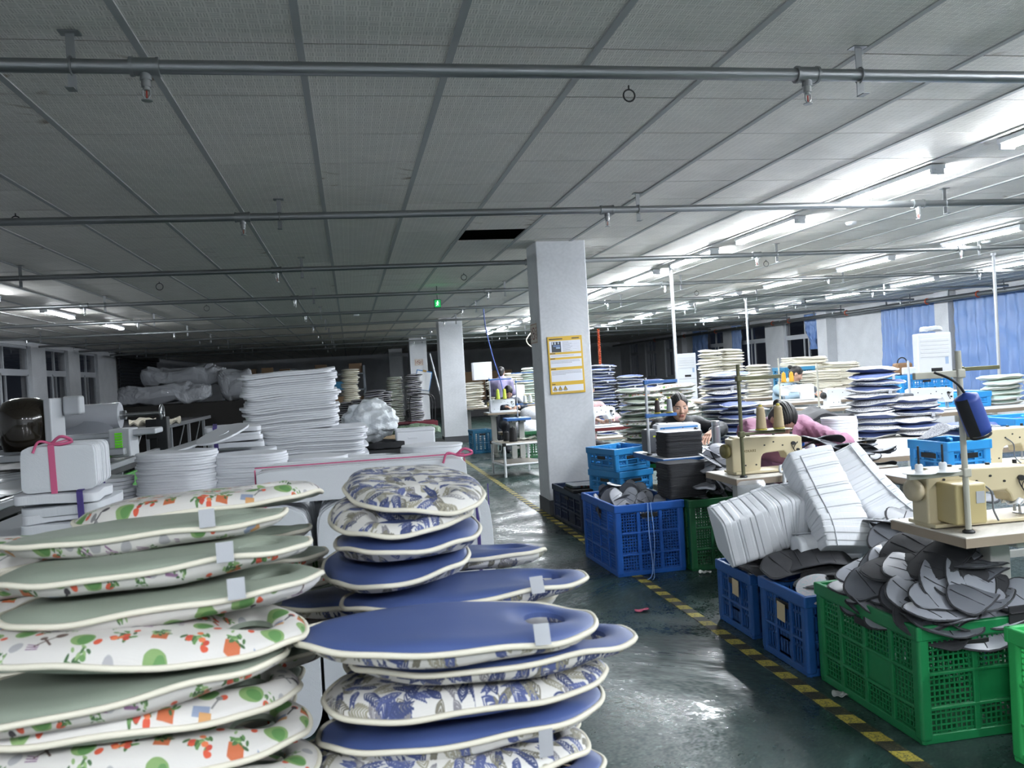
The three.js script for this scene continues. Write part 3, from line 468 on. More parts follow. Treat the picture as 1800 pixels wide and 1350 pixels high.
{ const m = mesh('black_strap', [rbx(0.07, 0.46, 0.006, 0.003, 2.39, 0.25, -2.722), rbx(0.07, 0.006, 0.1, 0.003, 2.39, 0.455, -2.76)], M.blackFab); tag(m, 'wide black webbing hanging over the long green crate', 'strap'); }
// ---------- fabric pieces ----------
M.felt = std(0x2b2c30, 0.85, { bumpMap: clothBump, bumpScale: 0.0006 }); M.silver = std(0x8b8e96, 0.4); M.silverDk = std(0x5f6269, 0.45); M.greyKnit = std(0xffffff, 0.8, { map: dataTex(128, (u, v) => { const k = ((u * 32) % 1 > 0.5) !== ((v * 32) % 1 > 0.5) ? 30 : 0; return [128 + k + tileNoise(u, v, 20) * 30, 129 + k, 133 + k]; }, true, [6, 6]) });
const coverG = [0, 1, 2, 3].map(v => {
  const bend = (x, z) => 0.05 * Math.cos(x * (5 + v)) * (v % 2 ? 1 : -0.7) + 0.02 * Math.sin(z * 14 + v) + 0.012 * N3(x * 9, z * 9, v);
  const q = slabGeo(0.34, 0.2, 0.004, 'oval', bend, v, 10, 6), f = slabGeo(0.325, 0.188, 0.003, 'oval', (x, z) => bend(x, z) + 0.003, v, 10, 6);
  const seams = [-0.08, 0, 0.08].map(sx => tube([-0.085, -0.04, 0, 0.04, 0.085].map(z => [sx, bend(sx, z) + 0.0065, z * (1 - Math.abs(sx) * 1.5)]), 0.0022, 12, 4));
  const rimPts = []; for (let i = 0; i < 28; i++) { const th = i / 28 * 2 * PI, x = 0.169 * Math.cos(th), z = 0.099 * Math.sin(th); rimPts.push([x, bend(x, z) + 0.003, z]); }
  return { q, f, seams: join(seams), rim: tube(rimPts, 0.0032, 36, 4, true) };
});
function cover(x, y, z, rx, ry, rz, o) {
  const v = Math.floor(rnd() * 4), g = coverG[v], t = thing('fabric_cover', o.label, 'cover', [x, y, z], 0, o.group);
  mesh('backing', g.q, o.back || M.felt, t); mesh('lining', g.f, o.face || M.silver, t); mesh('quilt_seams', g.seams, M.felt, t, null, 'stuff'); mesh('edge_binding', g.rim, M.felt, t);
  t.rotation.set(rx, ry, rz); t.scale.setScalar(o.sc || 1); return t;
}
{ // heap in the long green crate
  const o = { label: 'dark quilted cover with silver lining heaped in the long green crate', group: 'quilted covers in the green crate' };
  for (let k = 0; k < 64; k++) { const u = rnd(), w = rnd(), x = 2.1 + u * 0.3, z = -3.34 + w * 0.56, hgt = 0.37 + 0.22 * Math.sin(Math.min(1, 0.25 + u) * PI * 0.6) * (0.55 + 0.45 * Math.sin(w * PI)) * Math.min(1, 0.2 + k / 55); cover(x, hgt, z, rr(0.0, 0.45), rr(-0.5, 0.6) + 0.35, -rr(-0.1, 0.6) + 0.35, { ...o, face: rnd() < 0.4 ? M.silver : rnd() < 0.5 ? M.silverDk : M.felt, sc: rr(0.8, 1.0) }); }
}
{ const o = { label: 'dark felt piece lying across the deep blue crates', group: 'felt pieces on the deep blue crates' };
  for (const [x, y, z, rx, ry, rz] of [[2.1, 0.36, -4.2, 0.05, 0.4, 0], [2.2, 0.375, -4.3, 0, 0, 0.05], [2.2, 0.40, -3.98, 0, 0.3, 0.1], [2.1, 0.38, -3.98, 0.1, 0, 0], [2.3, 0.41, -3.8, 0.1, 0.6, 0.2], [2.2, 0.42, -3.78, 0, -0.3, 0.1], [2.1, 0.39, -3.84, 0.1, 0.2, 0], [2.32, 0.43, -3.6, -0.1, 0.2, 0.1], [2.25, 0.36, -3.7, 0, 0, 0], [2.15, 0.34, -3.65, 0.1, 0.5, 0]]) cover(x, y, z, rx, ry, rz, { ...o, face: M.felt }); }
{ const m = mesh('knit_piece', slabGeo(0.26, 0.22, 0.006, 'oval', (x, z) => 0.06 * Math.cos(x * 8) * Math.cos(z * 6) - 0.03, 2, 14, 8), M.greyKnit); m.position.set(2.1, 0.36, -3.55); m.rotation.set(0.35, 0.3, 0.0); tag(m, 'light grey knitted piece bulging out of the deep blue crate', 'fabric'); }
{ const o = { label: 'clear grey cut scrap in the big bright blue crate', group: 'scraps in the big blue crate', face: M.silver, back: M.silverDk };
  for (let k = 0; k < 26; k++) cover(1.985 + rr(-0.17, 0.17), 0.42 + rr(0, 0.1), -5.95 + rr(-0.28, 0.27), rr(-0.9, 0.9), rr(0, 6), rr(-0.9, 0.9), { ...o, sc: rr(0.45, 0.8) }); }
{ const o = { label: 'grey silver-lined piece in the loose heap by the blue-edged table', group: 'loose silver pieces by the blue-edged table', face: M.silver, back: M.silverDk };
  for (let k = 0; k < 34; k++) { const u = rnd(); cover(2.42 + u * 0.36, 0.5 + rr(0, 0.34) * (1 - Math.abs(u - 0.5) * 1.1), -5.75 + rr(-0.12, 0.12), rr(-0.7, 0.9), rr(0, 6), rr(-0.9, 0.9), { ...o, sc: rr(0.5, 0.9) }); } }
{ const o = { label: 'grey cut piece scattered on the sewing table behind the foam loaves', group: 'grey pieces on the second sewing table', face: M.silverDk, back: M.felt };
  for (let k = 0; k < 16; k++) cover(3.02 + rr(-0.16, 0.2), 0.772 + k * 0.007, -4.85 + rr(-0.1, 0.12), rr(-0.12, 0.12), rr(0, 6), rr(-0.12, 0.12), { ...o, sc: rr(0.6, 0.95) }); }
{ const o = { label: 'charcoal cut piece in the pile behind the front sewing machine', group: 'charcoal pieces behind the front machine', face: M.silverDk };
  for (let k = 0; k < 14; k++) cover(2.75 + rr(-0.2, 0.3), 0.5 + k * 0.012, -3.7 + rr(-0.1, 0.1), rr(-0.2, 0.2), rr(0, 6), rr(-0.2, 0.2), o); }
// stacks of square dark pieces on the blue-edged table
foamStack('rect', 0.3, 0.22, 0.011, 15, 2.42, 0.765, -6.02, 0.05, 'charcoal cut panel in the square stack on the blue-edged table', 'charcoal panels on the blue-edged table', { mat: M.felt, name: 'felt_panel', cat: 'fabric', jit: 0.004, sag: 0.003, yj: 0.02 });
foamStack('rect', 0.3, 0.22, 0.004, 1, 2.42, 0.945, -6.02, 0.05, 'pale grey panel on top of the square charcoal stack', 'pale panel', { mat: M.silver, name: 'felt_panel', cat: 'fabric', jit: 0, sag: 0.003, yj: 0 });
foamStack('rect', 0.3, 0.22, 0.011, 21, 2.3, 0.505, -5.72, 0.1, 'charcoal cut panel in the square stack rising from the dark green crate', 'charcoal panels over the green crate', { mat: M.felt, name: 'felt_panel', cat: 'fabric', jit: 0.004, sag: 0.003, yj: 0.02 });
// ---------- foam loaves and stacks, right ----------
loaf('bent white foam loaf lying on the deep blue crate', [[1.86, 0.53, -4.15], [2.03, 0.575, -4.12], [2.18, 0.62, -4.1], [2.42, 0.62, -4.12]], 0.26, 0.27, 44, { up: [0, 1, 0.25] });
loaf('long white foam loaf leaning upright behind the bent loaf', [[2.36, 0.47, -3.78], [2.38, 0.6, -3.86], [2.38, 0.74, -3.98], [2.37, 0.9, -4.1]], 0.25, 0.16, 40, { up: [-0.1, 0.3, 1] });
loaf('long white foam loaf sloping down towards the front sewing table', [[2.78, 0.85, -4.42], [2.76, 0.72, -4.2], [2.74, 0.6, -3.95], [2.74, 0.5, -3.7]], 0.22, 0.18, 44, { up: [-0.6, 1, 0.2] });
loaf('short plump white foam bundle between the two crate loaves', [[2.15, 0.48, -3.92], [2.27, 0.48, -3.9], [2.4, 0.48, -3.88]], 0.15, 0.13, 7, { kind: 'oval' });
foamStack('oval', 0.26, 0.2, 0.019, 12, 3.47, 0.765, -5.55, 0.2, 'white foam oval in the tidy stack behind the glass bottle', 'white foam ovals behind the glass bottle', { jit: 0.004, sag: 0.002 });
// ---------- foam pile, left ----------
tiedBundle('tall tied block of white foam, left of the two blocks behind the near cushions', [-0.6, 0, -3.92], 0.02, 0.8, 0.96, 0.8, 16, [0.22, -0.25], M.ribbonPink, { standing: true });
tiedBundle('tall tied block of white foam with purple tape on its aisle side', [0.2, 0, -3.95], -0.01, 0.74, 0.96, 0.8, 16, [-0.2], M.ribbonPink, { standing: true });
tag(mesh('tape_band', [rbx(0.014, 0.97, 0.004, 0.001, 0.5, 0.485, -3.54), rbx(0.004, 0.97, 0.014, 0.001, 0.575, 0.485, -3.7)], M.ribbonPurple), 'narrow purple tape around the right foam block', 'tape');
tiedBundle('long white foam bundle tied lengthwise with pink ribbon, on top of the blocks', [0.03, 0.975, -3.75], -0.02, 0.87, 0.135, 0.34, 7, [], M.ribbonPink, { along: true, bow: 0.4, standing: true });
tiedBundle('white foam block lying at the left end of the pile, pink bow on top', [-1.1, 1.11, -3.55], 0.1, 0.25, 0.17, 0.3, 6, [-0.02], M.ribbonPink, { bow: -0.02, kind: 'rect', standing: true });
tiedBundle('white foam block with a dark purple tie below the pink bow block', [-1.1, 0.952, -3.55], 0.05, 0.29, 0.15, 0.34, 4, [0.08], M.ribbonPurple, { jit: 0.02, yj: 0.06, sag: 0.02 });
tag(mesh('foam_block', rbx(0.5, 0.945, 1.2, 0.02, -1.27, 0.4725, -4.0), M.foam2), 'large plain foam block carrying the left end of the pile', 'foam block');
tag(mesh('foam_block', rbx(1.55, 0.86, 1.0, 0.02, -0.28, 0.43, -4.88), M.foam2), 'large plain foam block under the oval stacks', 'foam block');
for (const [x, z, n, y, w, lab] of [[-0.82, -4.2, 12, 0.975, 0.36, 'nearest the pink bow block'], [-0.5, -4.25, 10, 0.975, 0.36, 'second from the pink bow block'], [-0.2, -4.5, 13, 0.87, 0.34, 'third from the pink bow block'], [0.12, -4.6, 11, 0.87, 0.38, 'fourth from the pink bow block'], [0.42, -4.7, 13, 0.87, 0.34, 'beside the white storage box']]) foamStack('oval', w, 0.28, 0.0125, Math.round(n * 1.4), x, y, z, rr(-0.2, 0.2), 'white foam oval', 'foam oval stack ' + lab, { jit: 0.007, sag: 0.006, yj: 0.06, gap: -0.0006 });
foamStack('rect', 0.62, 0.6, 0.0125, 26, -0.25, 0.87, -5.35, 0.05, 'white foam sheet in the lower, wider half of the tall leaning stack', 'lower sheets of the tall foam stack', { jit: 0.018, sag: 0.02, yj: 0.03, gap: 0.0002 });
foamStack('rect', 0.54, 0.56, 0.0125, 27, -0.36, 1.2, -5.35, 0.03, 'white foam sheet in the upper half of the tall leaning stack', 'upper sheets of the tall foam stack', { tilt: 0.05, jit: 0.02, sag: 0.02, yj: 0.04, gap: 0.0002 });
tiedBundle('small white foam block with purple tape in front of the tall foam stack', [-0.62, 1.15, -4.7], 0.15, 0.28, 0.11, 0.3, 4, [-0.1], M.ribbonPurple, { sag: 0.014, jit: 0.012 });
tiedBundle('plain white foam block under the purple taped block', [-0.6, 0.98, -4.72], -0.1, 0.34, 0.15, 0.3, 3, [], M.ribbonPurple, {});
foamStack('oval', 0.34, 0.26, 0.017, 7, -1.2, 0.95, -4.25, 0.2, 'white foam oval in the low stack behind the pink bow block', 'low foam ovals behind the pink bow block', { jit: 0.015, sag: 0.012 });
{ const m = mesh('foam_offcut', [slabGeo(0.34, 0.22, 0.01, 'rect', (x, z) => 0.35 * x * x + 0.02 * Math.sin(9 * z), 1), move(slabGeo(0.28, 0.2, 0.01, 'oval', (x, z) => 0.3 * z * z, 2), 0.14, 0.02, 0.08, 0.6)], M.foam); m.position.set(-0.78, 1.19, -4.35); m.rotation.set(0.15, 0.4, 0.2); tag(m, 'loose curled foam offcuts lying on the oval stacks', 'foam offcut'); }
{ const sd = 3, g = new THREE.IcosahedronGeometry(0.16, 12), p = g.attributes.position; for (let i = 0; i < p.count; i++) { const v = V(p.getX(i), p.getY(i), p.getZ(i)), n = v.clone().normalize(), k = 1 + 0.25 * N3(n.x * 2.5, n.y * 2.5, n.z * 2.5 + sd) + 0.09 * Math.abs(N3(n.x * 4, n.y * 4, n.z * 4)); p.setXYZ(i, v.x * k * 1.1, v.y * k * 0.85, v.z * k); } g.computeVertexNormals(); g.translate(0.12, 1.19, -5.75); tag(mesh('plastic_bag', g, phys(0xd3d8dc, 0.42, { transmission: 0.12, thickness: 0 })), 'bulging white plastic bag beside the tall foam stack', 'bag'); }
tag(mesh('support_pallet', [rbx(0.62, 0.03, 0.7, 0.006, 0.32, 1.0, -5.78), ...[[0.05, -0.3], [0.05, 0.3], [0.58, -0.3], [0.58, 0.3]].map(([x, z]) => rbx(0.05, 0.985, 0.05, 0.006, x, 0.4925, -5.75 + z))], M.darkmetal), 'dark metal stand carrying the plastic bag and white box', 'stand');
tag(mesh('storage_box', [rbx(0.25, 0.1, 0.2, 0.012, 0.4, 1.068, -5.6), rbx(0.256, 0.018, 0.206, 0.006, 0.4, 1.122, -5.6), rbx(0.06, 0.012, 0.004, 0.002, 0.38, 1.075, -5.498)], M.whitePlastic), 'white rectangular plastic box with a small front handle, on the dark stand', 'box');
{ const g = slabGeo(0.34, 0.26, 0.03, 'oval', (x, z) => 0.06 * Math.cos(x * 7) * Math.cos(z * 8) + 0.02 * N3(x * 14, z * 14, 4), 3, 20, 12); tag(mesh('patterned_cloth', g.translate(0.44, 1.05, -5.95), cloth(0xb6c4b4, canvasTex(256, 256, (c, w, h) => { c.fillStyle = '#9db09c'; c.fillRect(0, 0, w, h); for (let k = 0; k < 60; k++) { c.strokeStyle = k % 2 ? '#15181a' : '#dfe3da'; c.lineWidth = 5; c.beginPath(); c.arc(rr(0, w), rr(0, h), rr(6, 22), 0, 5); c.stroke(); } }, [4, 4]))), 'crumpled mint and black patterned cloth behind the white box', 'cloth'); }
{ const g = slabGeo(0.3, 0.3, 0.04, 'oval', (x, z) => 0.03 * N3(x * 10, z * 10, 2), 4, 14, 8); tag(mesh('dark_cloth', g.translate(0.2, 1.016, -5.6), M.blackFab), 'black cloth bundle next to the white box', 'cloth'); }
// ---------- sewing lines: tables ----------
const LG = 'grey-legged sewing table';
table('beige sewing table with worn wooden edge carrying the front machine', 2.165, 3.3, -2.69, -3.12, 0.76, M.tableTop, M.tableEdge, undefined, { inset: 0.3 });
table('beige sewing table with worn wooden edge under the machine by the pink jacket', 2.19, 3.25, -4.59, -5.02, 0.76, M.tableTop, M.tableEdge);
table('white sewing table with bright blue edge in front of the woman in black', 2.235, 3.0, -5.88, -6.55, 0.76, M.tableWhite, M.blueEdge);
table('white work table under the sky blue crate of offcuts', 3.0, 4.55, -4.08, -4.57, 0.75, M.tableWhite, M.tableEdge);
table('white work table under the foam ovals and blue cushion stack', 3.28, 5.3, -5.05, -5.9, 0.755, M.tableWhite, M.tableEdge);
table('beige work table under the tall blue cushion stacks', 4.0, 5.2, -6.0, -6.75, 0.74, M.tableTop, M.tableEdge);
table('white sewing table under the white machine near the mint cushions', 5.25, 6.95, -7.0, -7.7, 0.86, M.tableWhite, M.tableEdge);
table('long wooden table where the woman with the hair bun sews', 5.5, 7.6, -10.6, -11.5, 0.84, M.tableTop, M.tableEdge);
table('wooden table with the black-knobbed machine behind the black cloth', 5.5, 6.6, -9.2, -9.8, 0.82, M.tableTop, M.tableEdge);
table('low bench holding the vegetable print cushion stacks', 2.62, 3.95, -7.55, -9.0, 0.5, M.tableTop, M.tableEdge, undefined, { four: true, name: 'bench' });
table('table with a dark red edge right behind the near column', 2.5, 3.3, -9.0, -9.45, 0.8, M.tableWhite, std(0x5e1418, 0.5));
table('grey sewing table with yellow thread cones beyond the aisle', 2.35, 2.95, -14.6, -15.1, 0.79, M.tableWhite, M.tableEdge);
table('small blue topped table between the far sewing stations', 2.5, 2.9, -13.6, -14.0, 0.72, M.blueEdge, M.blueEdge);
table('sewing table with turquoise thread cones behind the near column', 2.75, 3.5, -11.9, -12.4, 0.76, M.tableTop, M.tableEdge);
table('far table carrying cream cushion stacks near the dark wall', 2.5, 4.6, -18.6, -19.7, 0.75, M.tableTop, M.tableEdge);
table('far table carrying white cushion stacks under the window wall', 5.9, 7.4, -13.4, -14.6, 0.8, M.tableTop, M.tableEdge);
table('dark table under the striped blue and white cushion stacks', 4.0, 5.6, -13.5, -14.6, 0.3, M.tableTop, M.tableEdge, undefined, { four: true, name: 'low_table' });
table('wooden table carrying the tall cream cover stacks', 7.08, 8.1, -11.75, -12.75, 0.93, M.tableTop, M.tableEdge, undefined, { four: true, name: 'work_table' });
table('long table below the tall white cabinet', 6.65, 8.3, -9.85 + 0.3, -10.35, 0.88, M.tableWhite, M.tableEdge, undefined, { four: true, name: 'work_table' });
table('small table holding the blue crate of black cloth', 3.36, 3.95, -6.12, -6.7, 0.5, M.tableTop, M.tableEdge, undefined, { four: true, name: 'low_table' });
// ---------- sewing machines ----------
M.beigeM = std(0xb9ad8e, 0.4); M.beigeD = std(0xab9c70, 0.42); M.whiteM = std(0xd0d3d8, 0.35); M.blueStripe = std(0x2d78b8, 0.45); M.greyBox = std(0x55585e, 0.5);
const mBody0 = extr([[-0.22, 0], [-0.06, 0], [-0.05, 0.115], [-0.035, 0.14], [-0.01, 0.15], [0.11, 0.155], [0.13, 0.13], [0.14, 0.095], [0.215, 0.095], [0.225, 0.11], [0.225, 0.235], [0.2, 0.25], [-0.2, 0.262], [-0.225, 0.25], [-0.225, 0.02]], 0.085, 0.008);
const mBody = mBody0;
const mBed = rbx(0.5, 0.018, 0.17, 0.004, 0.02, 0.009, 0);
const mTop = rbx(0.4, 0.012, 0.07, 0.004, -0.01, 0.262, 0, 0, 0, -0.03);
const mWheel = join([lathe([[0, 0], [0.02, 0], [0.05, 0.006], [0.055, 0.02], [0.05, 0.034], [0.03, 0.036], [0, 0.04]], 24).rotateZ(PI / 2).translate(-0.235, 0.17, 0)]);
const mNeedle = join([rod([0.18, 0.1, 0], [0.18, 0.03, 0], 0.006, 8), rod([0.195, 0.11, 0.01], [0.195, 0.02, 0.01], 0.005, 8), rbx(0.02, 0.006, 0.05, 0.002, 0.19, 0.02, 0.01)]);
const mFace = join([rod([0.226, 0.2, 0], [0.24, 0.2, 0], 0.015, 12), rod([0.19, 0.25, 0], [0.19, 0.28, 0], 0.008, 8), rod([0.07, 0.255, 0], [0.07, 0.275, 0.0], 0.009, 8), rod([-0.1, 0.262, 0.0], [-0.1, 0.28, 0.0], 0.012, 8), tube([[0.2, 0.21, 0.055], [0.17, 0.16, 0.06], [0.19, 0.12, 0.058], [0.16, 0.19, 0.058], [0.2, 0.2, 0.056]], 0.0025, 24, 4), rod([0.17, 0.2, 0.04], [0.17, 0.2, 0.06], 0.014, 10), rod([0.2, 0.15, 0.04], [0.2, 0.15, 0.06], 0.01, 10)]);
const mScrews = join([[-0.15, 0.06], [-0.08, 0.06], [-0.02, 0.2], [0.1, 0.19], [-0.16, 0.22], [0.04, 0.22]].map(([x, y]) => rod([x, y, 0.045], [x, y, 0.053], 0.006, 8)));
const hikari = canvasTex(256, 64, (c, w, h) => { c.clearRect(0, 0, w, h); c.fillStyle = '#b9ad8e'; c.fillRect(0, 0, w, h); c.fillStyle = '#57481f'; c.font = 'bold 46px sans-serif'; c.textAlign = 'center'; c.fillText('HIKARI', w / 2, 48); });
function machine(label, pos, yaw, o = {}) {
  const t = thing('sewing_machine', label, 'sewing machine', pos, yaw), b = o.body || M.whiteM;
  mesh('bed', mBed, b, t); mesh('arm', mBody, b, t); mesh('top_cover', mTop, b, t); mesh('handwheel', mWheel, o.wheel || M.beigeD, t);
  mesh('needle_bar', mNeedle, M.steel, t); mesh('thread_guides', mFace, M.darkmetal, t, null, 'stuff'); mesh('screws', mScrews, M.darkmetal, t, null, 'stuff');
  if (o.brand) mesh('brand_lettering', new THREE.PlaneGeometry(0.14, 0.035).translate(-0.12, 0.165, 0.0512), std(0xffffff, 0.5, { map: hikari }), t, 'raised brand lettering');
  if (o.stripe) mesh('stripe', rbx(0.4, 0.016, 0.002, 0.0005, 0.0, 0.225, 0.0515), M.blueStripe, t, 'blue stripe'), mesh('blue_lettering', rbx(0.07, 0.01, 0.002, 0.0005, -0.05, 0.195, 0.0515), M.blueStripe, t);
  if (o.box) { mesh('motor_box', rbx(0.13, 0.19, 0.12, 0.012, -0.13, 0.12, 0.105), o.box, t); mesh('warning_label', rbx(0.035, 0.055, 0.002, 0.0005, -0.095, 0.15, 0.1665), M.tag, t, 'white printed warning label'); }
  if (o.sideBox) { mesh('motor_box', rbx(0.12, 0.22, 0.16, 0.02, -0.3, 0.115, 0.03), M.greyBox, t, 'dark grey motor box'); mesh('yellow_label', rbx(0.03, 0.014, 0.002, 0.0005, -0.29, 0.16, 0.1105), std(0xc8d13a, 0.5), t); }
  t.scale.set(o.sx || 1, 0.82, 1);
  if (o.cable) mesh('cable', tube([[-0.02, 0.2, 0.052], [0.03, 0.15, 0.062], [0.04, 0.06, 0.06], [0.02, 0.02, 0.11]], 0.004, 24, 5), M.greyBox, t);
  return t;
}
machine('worn beige sewing machine with raised lettering in front of the pink jacket', [2.48, 0.765, -4.8], 0.0, { body: M.beigeM, brand: true, wheel: std(0x6a6238, 0.5) });
machine('beige sewing machine with boxy motor and warning label on the front table', [2.4, 0.765, -2.93], -0.04, { body: M.beigeM, box: M.beigeD, wheel: std(0xb9ac90, 0.4), cable: true });
machine('white sewing machine with blue stripe in front of the woman in black', [2.56, 0.765, -6.4], 0.0, { body: M.whiteM, stripe: true, sideBox: true, wheel: M.greyBox, sx: 0.8 });
machine('white sewing machine near the yellow spool and mint cushions', [5.55, 0.865, -7.3], 0, { body: M.whiteM, wheel: M.greyBox, sideBox: true });
machine('cream sewing machine head beside the hanging blue pouch', [3.72, 0.755, -4.3], 0.2, { body: M.beigeM, cable: true });
machine('white sewing machine used by the woman with the hair bun', [6.3, 0.845, -11.1], 2.9, { body: M.whiteM, wheel: M.greyBox });
machine('white sewing machine with black tension knobs beyond the black cloth', [6.0, 0.825, -9.5], 0, { body: M.whiteM, wheel: M.black });
machine('white sewing machine on the dark red edged table behind the column', [2.72, 0.805, -9.2], 0.3, { body: M.whiteM, wheel: M.greyBox });
machine('white sewing machine at the far station with yellow cones', [2.65, 0.795, -14.85], 0, { body: M.whiteM });
machine('black-fronted sewing machine at the station with turquoise cones', [3.1, 0.765, -12.15], 0, { body: M.greyBox });
// ---------- thread stands and cones ----------
function cone(label, pos, color, o = {}) {
  const h = o.h || 0.13, r = o.r || 0.03, t = thing('thread_cone', label, 'thread cone', pos, 0, o.group);
  const pts = [[0, 0], [r, 0]]; for (let k = 0; k <= 14; k++) pts.push([r * (1 - 0.28 * k / 14) + (k % 2 ? 0.0012 : 0), 0.008 + k / 14 * (h - 0.016)]); pts.push([r * 0.5, h], [0, h]);
  mesh('thread', lathe(pts, 16), std(color, 0.7), t); mesh('spool_core', [lathe([[0, h], [0.012, h], [0.01, h + 0.012], [0, h + 0.012]], 10), lathe([[0, -0.004], [r + 0.004, -0.004], [r + 0.004, 0.003], [0, 0.003]], 16)], std(o.core || 0xc2b24a, 0.5), t, null, 'stuff'); return t;
}
function threadStand(label, x, y, z, h, mat, shelves, o = {}) {           // shelves: [height, length to +x or -x, material, thickness]
  const t = thing('thread_stand', label, 'thread stand', [x, y, z]); const r = o.r || 0.011;
  mesh('pole', rod([0, 0, 0], [o.lean || 0, h, 0], r, 12), mat, t); mesh('base_nut', lathe([[0, 0], [0.022, 0], [0.022, 0.006], [0.014, 0.012], [0, 0.012]], 14), M.darkmetal, t);
  shelves.forEach(([sy, L, m, th = 0.02]) => { mesh('arm', rbx(Math.abs(L), th, 0.018, 0.003, L / 2 + (o.lean || 0) * sy / h, sy, 0, 0, 0, o.slope || 0), m, t); mesh('clamp', rbx(0.034, 0.034, 0.034, 0.006, (o.lean || 0) * sy / h, sy, 0), m, t); });
  return t;
}
M.poleWhite = std(0xb9bcc0, 0.35, { metalness: 0.3 }); M.poleGrey = std(0xa5a397, 0.45); M.olive = std(0x55553c, 0.5, { metalness: 0.3 });
threadStand('white thread stand with two blue arms on the blue-edged table', 2.245, 0.762, -6.2, 0.6, M.poleWhite, [[0.565, 0.26, M.blueEdge, 0.024], [0.305, 0.24, M.blueEdge, 0.024]]);
cone('dark brown thread cone on the white stand', [2.33, 1.085, -6.2], 0x2b2220, { r: 0.022, h: 0.1 }); cone('silver grey thread cone on the white stand', [2.43, 1.085, -6.2], 0x8f9398, { r: 0.024, h: 0.105 }); cone('black thread cone beside the grey motor box', [2.38, 0.768, -6.0], 0x151416, { r: 0.026, h: 0.13, core: 0xc9c53a });
threadStand('olive metal thread stand on the table by the pink jacket', 2.255, 0.762, -4.63, 0.67, M.olive, [[0.585, 0.27, M.olive, 0.022], [0.255, 0.28, M.olive, 0.016]]);
for (const [x, s] of [[2.4, 'left'], [2.515, 'right']]) { tag(mesh('spool_plate', lathe([[0, 0], [0.075, 0], [0.075, 0.004], [0, 0.006]], 22, x, 1.028, -4.66), M.olive), 'round spool plate on the olive stand, the ' + (s === 'left' ? 'one nearer the pole' : 'one at the arm tip'), 'plate'); cone('tan thread cone, ' + (s === 'left' ? 'the one nearer the olive pole' : 'at the tip of the olive arm'), [x, 1.036, -4.66], 0x9a8a6c, { r: 0.031, h: 0.135, core: 0xb5a840 }); }
threadStand('beige thread stand with long arm carrying the hanging blue pouch', 2.235, 0.762, -2.76, 0.68, M.poleGrey, [[0.595, -0.19, M.poleGrey, 0.026], [0.225, -0.24, M.poleGrey, 0.02]], { r: 0.011, lean: -0.008 });
for (const x of [2.04, 2.14]) { const t = thing('spool_holder', 'empty white spool holder disc on the beige stand, ' + (x < 2.1 ? 'at the arm tip' : 'nearer the pole'), 'spool holder', [x, 0.999, -2.76]); mesh('disc', lathe([[0, 0], [0.058, 0], [0.06, 0.003], [0.02, 0.008], [0, 0.008]], 26), M.white, t); mesh('hub', lathe([[0.014, 0.006], [0.014, 0.03], [0.01, 0.034], [0, 0.034]], 14), M.white, t); mesh('pin', rod([0, 0.03, 0], [0, 0.1, 0], 0.004, 8), M.darkmetal, t); }
threadStand('grey thread stand with dark arm behind the blue pouch', 3.4, 0.752, -4.2, 0.62, M.poleGrey, [[0.58, 0.25, M.olive, 0.022]]);
threadStand('thin white thread stand beside the far white machine', 5.3, 0.862, -7.25, 0.5, M.poleWhite, [[0.05, 0.1, M.poleWhite, 0.012]]);
threadStand('thin metal thread stand in front of the cream cover stacks', 5.62, 0.822, -9.4, 0.55, M.poleGrey, [[0.5, 0.45, M.poleGrey, 0.016]]);
threadStand('white thread stand at the station with yellow cones', 2.42, 0.792, -14.7, 0.62, M.poleWhite, [[0.58, 0.4, M.blueEdge, 0.02], [0.22, 0.4, M.poleWhite, 0.016]]);
threadStand('white thread stand at the station with turquoise cones', 2.8, 0.762, -12.0, 0.72, M.poleWhite, [[0.7, -0.5, M.blueEdge, 0.018], [0.28, 0.4, M.poleWhite, 0.016]]);
threadStand('white thread stand between the far sewing stations', 2.72, 0.722, -13.8, 0.66, M.poleWhite, [[0.6, 0.3, M.blueEdge, 0.018], [0.22, 0.3, M.blueEdge, 0.018]]);
for (const x of [2.56, 2.68]) cone('lime yellow thread cone at the far station', [x, 1.024, -14.7], 0xb9c94a, { r: 0.035, h: 0.17, group: 'lime cones at the far station' });
for (const x of [2.92, 3.04]) cone('turquoise thread cone behind the near column', [x, 1.054, -12.0], 0x6fb5ac, { r: 0.045, h: 0.21, group: 'turquoise cones behind the column' });
for (const x of [2.86, 2.95]) cone('white thread cone on the blue far arm', [x, 0.956, -13.8], 0xcfd2d4, { r: 0.034, h: 0.13, group: 'white cones on the blue far arm' });
cone('yellow plastic spool next to the far white machine', [5.75, 0.865, -7.1], 0xd8c21e, { r: 0.03, h: 0.11, core: 0xd8c21e });
for (const x of [6.05, 6.17]) cone('orange thread cone at the station of the woman with the hair bun', [x, 1.12, -11.0], 0xe0942a, { r: 0.035, h: 0.13, group: 'orange cones by the woman with the bun' });
threadStand('thread stand carrying the orange cones', 5.98, 0.842, -11.0, 0.62, M.poleGrey, [[0.268, 0.3, M.poleGrey, 0.016]]);
